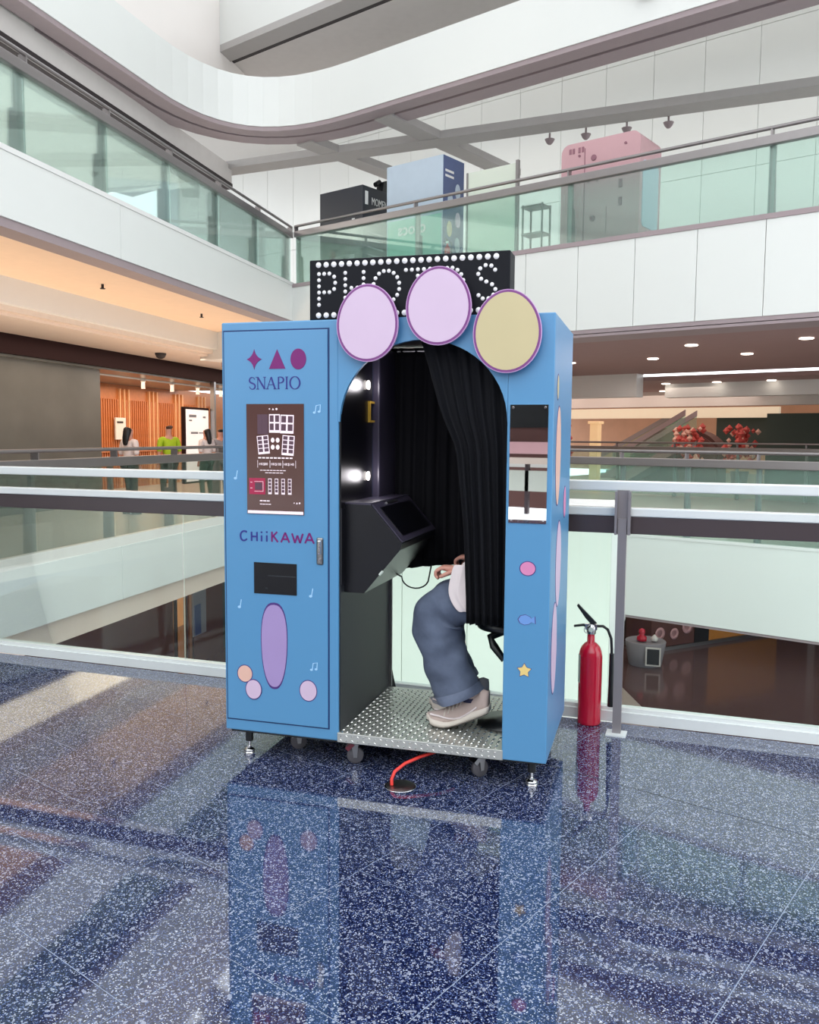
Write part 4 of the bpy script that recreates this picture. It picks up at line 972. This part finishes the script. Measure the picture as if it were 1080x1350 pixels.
# loose jeans: rings along each leg
def leg(name, path, vy, ph, ribs=22):
    # path entries: centre u, z, in-plane half width, cross half width
    P_ = []
    for i in range(len(path) - 1):
        p0 = path[max(i - 1, 0)]; p1 = path[i]; p2 = path[i + 1]; p3 = path[min(i + 2, len(path) - 1)]
        for k in range(6):
            t = k / 6; P_.append([.5 * ((2 * b_) + (-a + c) * t + (2 * a - 5 * b_ + 4 * c - d) * t * t + (-a + 3 * b_ - 3 * c + d) * t ** 3) for a, b_, c, d in zip(p0, p1, p2, p3)])
    P_.append(list(path[-1])); n = 30; vs = []
    for i, (u, z, a, b_, v) in enumerate(P_):
        q0, q1 = P_[max(i - 1, 0)], P_[min(i + 1, len(P_) - 1)]; d = Vector((q1[0] - q0[0], q1[1] - q0[1])).normalized(); nn = Vector((-d.y, d.x))
        for k in range(n):
            t = 2 * math.pi * k / n
            f_ = 1 + .05 * math.sin(3 * t + i * .4 + ph) + .04 * math.sin(i * .9 + 2.2 * math.sin(t + ph)) + .03 * math.sin(5 * t - i * .55) - .10 * math.exp(-((i - 25) / 1.6) ** 2) * max(0, math.sin(t + 3.9 + ph)) + .05 * math.exp(-((i - 28) / 1.5) ** 2)
            r = a * f_ * math.cos(t); vs.append((u + nn.x * r, v + b_ * f_ * math.sin(t), z + nn.y * r))
    m = len(P_)
    f = [(i * n + k, i * n + (k + 1) % n, (i + 1) * n + (k + 1) % n, (i + 1) * n + k) for i in range(m - 1) for k in range(n)]
    mb = MB().add(vs, f, 0, True); o = mb.build(name, M['denim'], pr)
    md = o.modifiers.new('t', 'SOLIDIFY'); md.thickness = .004; md.offset = -1
    sb = o.modifiers.new('s', 'SUBSURF'); sb.levels = 1; sb.render_levels = 1
    # hem band
    i0 = m - 4
    hv = [tuple(Vector(vs[j * n + k]) + (Vector(vs[j * n + k]) - Vector((P_[j][0], P_[j][4], P_[j][1]))) * .03) for j in range(i0, m) for k in range(n)]
    hf = [(i * n + k, i * n + (k + 1) % n, (i + 1) * n + (k + 1) % n, (i + 1) * n + k) for i in range(m - i0 - 1) for k in range(n)]
    MB().add(hv, hf, 0, True).build('hem', M['hem'], o)
leg('jeans_leg', [(1.36, .785, .10, .10, .28), (1.22, .772, .098, .10, .25), (1.10, .758, .10, .10, .225), (1.01, .735, .112, .10, .22), (.962, .675, .120, .10, .22), (.966, .59, .108, .098, .22), (.992, .50, .104, .10, .22), (1.03, .41, .104, .10, .22), (1.068, .315, .110, .105, .22)], 0, 0.)
leg('jeans_leg', [(1.34, .785, .10, .10, .42), (1.19, .77, .095, .095, .44), (1.06, .75, .095, .095, .455), (.975, .72, .10, .095, .46), (.935, .66, .10, .095, .46), (.935, .58, .094, .09, .458), (.955, .49, .090, .09, .452), (.985, .40, .090, .09, .448), (1.01, .33, .095, .095, .445)], 0, 1.7)
seat_ = skin_mesh('jeans_seat', {'a': ((1.325, .27, .79), .115), 'b': ((1.32, .35, .82), .12), 'c': ((1.325, .43, .79), .115)}, [('a', 'b'), ('b', 'c')], 'b', 2); seat_.materials.append(M['denim'])
o = bpy.data.objects.new('jeans_seat', seat_); C.objects.link(o); o.parent = pr
sh = skin_mesh('shirt', {'pel': ((1.315, .35, .86), (.125, .155)), 'bel': ((1.31, .35, .98), (.125, .155)), 'che': ((1.285, .35, 1.12), (.115, .16)), 'nk': ((1.27, .35, 1.23), (.07, .08)),
                         'sL': ((1.275, .195, 1.18), .066), 'eL': ((1.26, .13, .95), .058), 'wL': ((1.075, .195, .905), .040), 'sR': ((1.275, .505, 1.18), .066), 'eR': ((1.24, .57, .95), .058), 'wR': ((1.12, .46, .92), .040)},
              [('pel', 'bel'), ('bel', 'che'), ('che', 'nk'), ('che', 'sL'), ('sL', 'eL'), ('eL', 'wL'), ('che', 'sR'), ('sR', 'eR'), ('eR', 'wR')], 'pel', 2); sh.materials.append(M['shirtw'])
o = bpy.data.objects.new('shirt', sh); C.objects.link(o); o.parent = pr
# loose sleeve cuff hanging over the thigh
hem = MB(); rows = []
prof = [(1.055, .945, .045), (1.045, .89, .052), (1.03, .83, .058), (1.045, .775, .055), (1.085, .725, .045)]
for (u, z, hw) in prof:
    rows.append([(u + .02 * math.sin(k * 1.1) * .3 + (k / 7) * .11, .105 + .004 * math.sin(k * 1.7), z + (.012 * math.sin(k) if z < .8 else 0)) for k in range(8)])
vs = [p for r in rows for p in r]
hem.add(vs, [(i * 8 + k, i * 8 + k + 1, (i + 1) * 8 + k + 1, (i + 1) * 8 + k) for i in range(len(rows) - 1) for k in range(7)], 0, True)
o = hem.build('shirt_flap', M['shirtw'], pr); md = o.modifiers.new('t', 'SOLIDIFY'); md.thickness = .006; md = o.modifiers.new('s', 'SUBSURF'); md.levels = 2; md.render_levels = 2
# sneakers
def sneaker(u0, v0, z0, dark=False, lift=1.):
    s = empty('sneaker'); s.parent = pr
    n = 16
    def solez(x):      # underside height along the shoe, toe at 0, heel at .285
        return z0 + lift * (max(0, x - .085) ** 1.25 * .62) + max(0, .05 - x) ** 2 * 9
    def half(x): return .034 + .012 * math.sin(min(1, x / .10) * math.pi / 2) - .008 * max(0, (x - .12)) / .16 - (.022 if x < .012 else 0)
    def toph(x):
        P_ = [(0, .034), (.02, .055), (.06, .072), (.10, .090), (.14, .112), (.18, .122), (.22, .118), (.26, .114), (.285, .095)]
        for (a, b_), (c, d) in zip(P_, P_[1:]):
            if a <= x <= c: return b_ + (d - b_) * (x - a) / (c - a)
        return .08
    xs_ = [.0, .008, .02, .04, .06, .085, .11, .135, .16, .185, .21, .235, .26, .275, .285]
    up = []; so_ = []; ou = []
    for x in xs_:
        zb = solez(x); hw = half(x) * (.75 if x > .275 else 1); H = toph(x); bulge = .0
        for k in range(n):
            t = math.pi * k / (n - 1); up.append((u0 + x, v0 + hw * .92 * math.cos(t), zb + .022 + (H - .022) * math.sin(t) ** .75 if 0 < k < n - 1 else zb + .022))
        th = .030 + .008 * math.sin(x * 40) * .4 + (.008 if x > .2 else 0)
        for (yy, zz) in ((-1.08, .006), (-1.12, th * .6), (-1.0, th), (1.0, th), (1.12, th * .6), (1.08, .006)): so_.append((u0 + x + (.004 if x > .28 else (-.004 if x < .003 else 0)), v0 + yy * hw, zb + zz))
        for (yy, zz) in ((-1.0, 0), (-1.09, .009), (1.09, .009), (1.0, 0)): ou.append((u0 + x, v0 + yy * hw, zb + zz))
    def lo(vs, n, closed):
        m = len(vs) // n; kk = n if closed else n - 1
        return [(i * n + k, i * n + (k + 1) % n, (i + 1) * n + (k + 1) % n, (i + 1) * n + k) for i in range(m - 1) for k in range(kk)] + [tuple(range(n - 1, -1, -1)), tuple(range((m - 1) * n, m * n))]
    MB().add(up, lo(up, n, True), 0, True).build('upper', M['sneaker'] if not dark else M['greyc'], s)
    MB().add(so_, lo(so_, 6, True), 0, True).build('midsole', M['sole'], s, 'cream wavy midsole')
    MB().add(ou, lo(ou, 4, True), 0, False).build('outsole', M['soled'], s)
    lc = MB()
    for i in range(5):
        x = .085 + i * .019; zc = solez(x) + toph(x) + .002; lc.tube([(u0 + x, v0 - .038, zc - .030), (u0 + x + .002, v0 - .022, zc - .006), (u0 + x + .004, v0, zc + .002), (u0 + x, v0 + .024, zc - .010)], .0042, 6)
    o = lc.build('laces', M['sole'], s)
    o['kind'] = 'stuff'
    sw_ = MB()
    for sgn in (-1, 1):
        pts = [(u0 + x, v0 + sgn * half(x) * .95, solez(x) + .045 + .012 * math.sin(x * 30)) for x in xs_[2:12]]
        sw_.tube(pts, .0045, 6)
    sw_.build('side_overlay', M['shirtw'], s)
    MB().lathe([(.036, -.015), (.040, .0), (.036, .015)], 16, (u0 + .20, v0, solez(.2) + toph(.2))).build('collar', M['sneaker'], s)
    MB().lathe([(.036, .0), (.034, .07)], 14, (u0 + .195, v0, solez(.2) + .085)).build('sock', M['sock'], s)
sneaker(.918, .222, .176); sneaker(.872, .445, .176, True, .9)

# ------------------------------------------------------------------ kiosks on the upper gallery
def kiosk(name, label, cat, x0, x1, y0, y1, z1, m, z0=4.5):
    k = frame_rw(name); tag(k, label, cat)
    MB().bbox(x0, x1, y0, y1, z0, z1, .01).build('housing', M[m], k); return k
k = kiosk('ticket_kiosk', 'black kiosk on the upper gallery with white lettering and a camera on top', 'kiosk', -7.93, -6.79, .35, 1.25, 6.30, 'boothblk')
text_obj('lettering', 'MOMENT', .20, M['white'], k, (-6.778, .88, 5.97), (R(90), 0, R(90)), ext=.003, sx=.66)
MB().box(-6.79, -6.78, .42, .50, 5.95, 6.20).build('emblem', M['white'], k)
for i in range(4): MB().box(-6.79, -6.78, .48, .95 - .08 * (i % 2), 5.42 - i * .14, 5.445 - i * .14).build('print_line', M['greyc'], k)
for i in range(2): MB().box(-7.55 + i * .33, -7.33 + i * .33, .335, .35, 4.62, 5.02).build('photo_sheet', M['greyc'], k)
MB().box(-7.9, -6.82, .335, .35, 5.12, 5.15).build('ledge', M['satin_black'], k); MB().box(-7.06, -6.99, .34, .35, 5.63, 5.70).build('small_mark', M['white'], k)
MB().prism([(.95, 6.3), (1.2, 6.3), (1.2, 6.58), (1.0, 6.5)], -6.97, -6.80, 'yz').tube([(-6.9, .85, 6.42), (-6.9, .98, 6.5)], .05, 8).build('camera_head', M['blackm'], k)
k = kiosk('photo_kiosk', 'pale blue kiosk on the upper gallery with a navy printed side', 'kiosk', -6.23, -4.92, .40, 1.05, 6.52, 'paleblue')
MB().box(-4.925, -4.915, .405, 1.045, 4.52, 6.51).build('printed_side', M['navyp'], k)
for (y, z, c) in [(.60, 5.25, 'cream'), (.62, 5.75, 'paleblue'), (.85, 5.95, 'paleblue'), (.86, 5.45, 'pinkwhite'), (.85, 5.0, 'paleblue')]:
    MB().prism([(y + .08 * math.cos(t), z + .14 * math.sin(t)) for t in [2 * math.pi * i / 16 for i in range(16)]], -4.915, -4.91, 'yz').build('print_spot', M[c], k)
MB().box(-6.2, -4.95, .394, .40, 4.55, 5.5).build('glass_tint_panel', mat('glass_tint_panel', '#8fc9b8', .4), k, 'pale teal tint of the glass, added as a panel')  # mint tint of the glass in front, added as colour on the kiosk
text_obj('lettering', 'crocs', .30, M['white'], k, (-5.62, .389, 5.22), (R(90), 0, 0), ext=.003, sx=-1., bold=.006)  # mirrored letters of the glass in front, painted onto the kiosk
for i in range(2): MB().box(-4.915, -4.91, .46, .72, 6.24 - i * .09, 6.28 - i * .09).build('print_line', M['white'], k)
k = frame_rw('frosted_screen'); tag(k, 'pale frosted screen with a grey post on the upper gallery', 'screen')
MB().box(-4.45, -3.45, .5, .52, 4.55, 6.12).build('frosted_pane', M['frost'], k); MB().box(-3.46, -3.41, .48, .54, 4.5, 6.16).build('post', M['railg'], k); MB().box(-4.47, -4.44, .48, .54, 4.5, 6.12).build('post', M['railg'], k)
k = frame_rw('side_table'); tag(k, 'small grey stand with a shelf beside the frosted screen', 'stand')
MB().box(-3.35, -2.95, .5, .8, 5.35, 5.38).build('shelf', M['railg'], k); MB().box(-3.35, -2.95, .5, .8, 4.9, 4.93).build('shelf', M['railg'], k)
for (x, y) in ((-3.34, .51), (-2.97, .51), (-3.34, .78), (-2.97, .78)): MB().box(x, x + .025, y, y + .025, 4.5, 5.4).build('leg', M['railg'], k)
k = frame_rw('pink_photo_booth'); tag(k, 'rounded pink photo booth on the upper gallery behind the glass', 'photo booth')
def rr(x0, x1, z0, z1, r, n=6):
    pts = []
    for (cx, cz, a0) in ((x1 - r, z1 - r, 0), (x0 + r, z1 - r, 90), (x0 + r, z0 + r, 180), (x1 - r, z0 + r, 270)):
        for i in range(n + 1): a = R(a0 + 90 * i / n); pts.append((cx + r * math.cos(a), cz + r * math.sin(a)))
    return pts
MB().prism(rr(-2.52, -1.18, 4.52, 6.16, .14), .35, 1.15).build('housing', M['pinkb'], k)
for (x, z, r_) in [(-1.95, 5.88, .045), (-1.95, 4.95, .045), (-1.42, 6.0, .02), (-2.2, 5.95, .02)]: MB().lathe([(r_ * .6, .34), (r_, .335), (r_, .352)], 14, (x, 0, z), axis='y').build('round_fitting', M['pinkd'], k)
for (x, z) in [(-2.38, 6.0), (-2.32, 6.0), (-2.22, 6.0), (-2.16, 6.0), (-2.05, 5.5), (-1.9, 5.5)]: MB().box(x, x + .035, .34, .352, z, z + .08).build('printed_mark', M['pinkd'], k)
for z in (5.35, 5.08): MB().box(-1.52, -1.46, .34, .352, z, z + .13).build('slot', M['pinkd'], k)
MB().box(-2.11, -2.10, .342, .352, 4.6, 6.05).box(-1.72, -1.715, .342, .352, 4.7, 5.1).build('panel_seam', M['pinkd'], k)
MB().prism(rr(.45, 1.05, 4.75, 5.75, .08), -1.185, -1.17, 'yz').build('side_window', M['paleblue'], k)
p_ = wl('r', -4.72, .28, 4.5); extinguisher(p_, -.668, 'small red fire extinguisher on the upper gallery before the navy printed side', 1, .85)

# ------------------------------------------------------------------ lower level stand and counter
k = empty('display_tub', 'grey tub stand with a framed picture on the lower floor', 'display stand', loc=(6.2, 22.0, -4.4), rz=-.3)
MB().lathe([(.40, 0), (.42, .02), (.52, .62), (.50, .64), (.46, .60), (.0, .58)], 28).build('tub', M['greyc'], k)
MB().box(.02, .40, -.56, -.53, .10, .58).build('picture_frame', M['white'], k); MB().box(.06, .36, -.57, -.56, .14, .54).build('picture', M['blackm'], k)
MB().lathe([(0, .6), (.13, .62), (.13, .72), (.06, .78), (.09, .84), (.07, .92), (0, .95)], 16, (-.1, 0, 0)).build('red_figure', M['red'], k)
MB().lathe([(0, .6), (.08, .62), (.10, .70), (0, .80)], 14, (.22, .05, 0)).build('white_figure', M['white'], k)
k = empty('orange_counter', 'brown and orange shop counter with pale printed rings on the lower floor', 'counter', loc=(7.5, 24.2, -4.4), rz=.5)
MB().bbox(-1.2, 1.0, -.5, .5, .1, 1.7, .02).build('counter_body', M['brownwall'], k); MB().box(.45, 1.02, -.52, .52, .1, 1.7).build('dark_corner', M['blackm'], k)
MB().bbox(1.02, 4.0, -.5, .5, .1, 1.8, .02).build('counter_body', M['orange'], k); MB().box(-1.22, 4.0, -.53, .53, 0, .1).build('plinth', M['steel'], k)
for (x, z, r_) in [(-.9, .5, .18), (-.35, .45, .16), (.15, .6, .2), (-.75, 1.15, .22), (-.1, 1.2, .24)]:
    MB().lathe([(r_ * .45, -.52), (r_ * .45, -.53), (r_, -.53), (r_, -.52)], 20, (x, 0, z), axis='y').build('printed_ring', M['pinkb'], k)

# ------------------------------------------------------------------ shoppers
def shopper(label, loc, rz, top, legs, hair, long_hair=False, s=1., grp=None, arm=0.):
    p = empty('person', label, 'person', grp, loc=loc, rz=rz); p.scale = (s, s, s)
    j = {'pel': ((0, 0, .95), (.12, .09)), 'bel': ((0, 0, 1.10), (.11, .08)), 'che': ((0, .0, 1.30), (.13, .09)), 'nk': ((0, 0, 1.44), .05), 'hd': ((0, -.01, 1.53), (.065, .075)), 'tp': ((0, -.005, 1.62), (.065, .078)),
         'hL': ((-.09, 0, .88), .085), 'kL': ((-.10, -.02, .50), .055), 'aL': ((-.10, .05, .09), .038), 'fL': ((-.11, -.10, .035), .035), 'hR': ((.09, 0, .88), .085), 'kR': ((.10, -.06, .50), .055), 'aR': ((.10, -.02, .09), .038), 'fR': ((.11, -.17, .035), .035),
         'sL': ((-.18, 0, 1.37), .045), 'eL': ((-.23, .02, 1.10), .036), 'wL': ((-.22, -.06 - arm, .90 + arm), .024), 'mL': ((-.22, -.08 - arm, .82 + arm), .03), 'sR': ((.18, 0, 1.37), .045), 'eR': ((.23, .03, 1.10), .036), 'wR': ((.22, -.04, .87), .024), 'mR': ((.22, -.05, .79), .03)}
    e = [('pel', 'bel'), ('bel', 'che'), ('che', 'nk'), ('nk', 'hd'), ('hd', 'tp'), ('pel', 'hL'), ('hL', 'kL'), ('kL', 'aL'), ('aL', 'fL'), ('pel', 'hR'), ('hR', 'kR'), ('kR', 'aR'), ('aR', 'fR'), ('che', 'sL'), ('sL', 'eL'), ('eL', 'wL'), ('wL', 'mL'), ('che', 'sR'), ('sR', 'eR'), ('eR', 'wR'), ('wR', 'mR')]
    def put(nm, keys, grow, m, root):
        jj = {k: (j[k][0], tuple(r + grow for r in (j[k][1] if isinstance(j[k][1], tuple) else (j[k][1],) * 2))) for k in keys}
        me = skin_mesh(nm, jj, [q for q in e if q[0] in keys and q[1] in keys], root, 1); me.materials.append(m)
        o = bpy.data.objects.new(nm, me); C.objects.link(o); o.parent = p
    put('body', list(j), 0, M['skin'], 'pel')
    put('shirt', ['pel', 'bel', 'che', 'sL', 'eL', 'sR', 'eR'], .018, M[top], 'pel')
    put('trousers', ['pel', 'hL', 'kL', 'aL', 'hR', 'kR', 'aR'], .014, M[legs], 'pel')
    hj = {'a': ((0, .02, 1.635), (.088, .092)), 'b': ((0, .045, 1.55), (.085, .075))}; he = [('a', 'b')]
    if long_hair: hj['c'] = ((0, .085, 1.42), (.085, .05)); hj['d'] = ((0, .09, 1.28), (.06, .035)); he += [('b', 'c'), ('c', 'd')]
    me = skin_mesh('hair', hj, he, 'a', 1); me.materials.append(M[hair]); o = bpy.data.objects.new('hair', me); C.objects.link(o); o.parent = p
    for q_ in (-1, 1): MB().box(q_ * .11 - .04, q_ * .11 + .04, -.20 if q_ > 0 else -.13, .07, 0, .06).build('shoe', M['dark'], p)
    return p
wr = lambda x, y: wl('l', x, y, 0)
shopper('woman in a white top with dark hair at the far left of the gallery', wr(1.0, 2.4), LRZ + 1.2, 'shirtw', 'dark', 'hair', True)
shopper('man in a lime green shirt walking along the left gallery', wr(2.45, 2.4), LRZ + 2.6, 'lime', 'dark', 'hairb', s=1.03)
shopper('woman with long black hair and a white top before the lit poster', wr(4.1, 2.4), LRZ + 2.9, 'shirtw', 'wgreen', 'hair', True)
shopper('person in grey beside the booth edge near the steel column', wr(5.2, 2.6), LRZ + 2.4, 'greyc', 'greyc', 'hair')
shopper('person in dark clothes farther along the gallery near the slatted wall', wr(4.6, 4.6), LRZ + .4, 'dark', 'dark', 'hair')
up_ = lambda x, y: wl('l', x, y, 4.5)
shopper('dark haired person seated low behind the upper left glass', wl('l', -.15, 1.4, 3.95 - .0), LRZ + 1.5, 'dark', 'dark', 'hairb', s=.9) if False else None
shopper('person with brown hair behind the upper left glass', (up_(-.9, 4.2)), LRZ + 1.5, 'greyc', 'dark', 'hairb')
shopper('person in black near the corner of the upper left glass', (up_(3.0, 3.4)), LRZ + 2.0, 'dark', 'dark', 'hair')
shopper('shopper in red behind the upper left glass', (up_(.9, 3.6)), LRZ + 2.0, 'redrub', 'dark', 'hair')
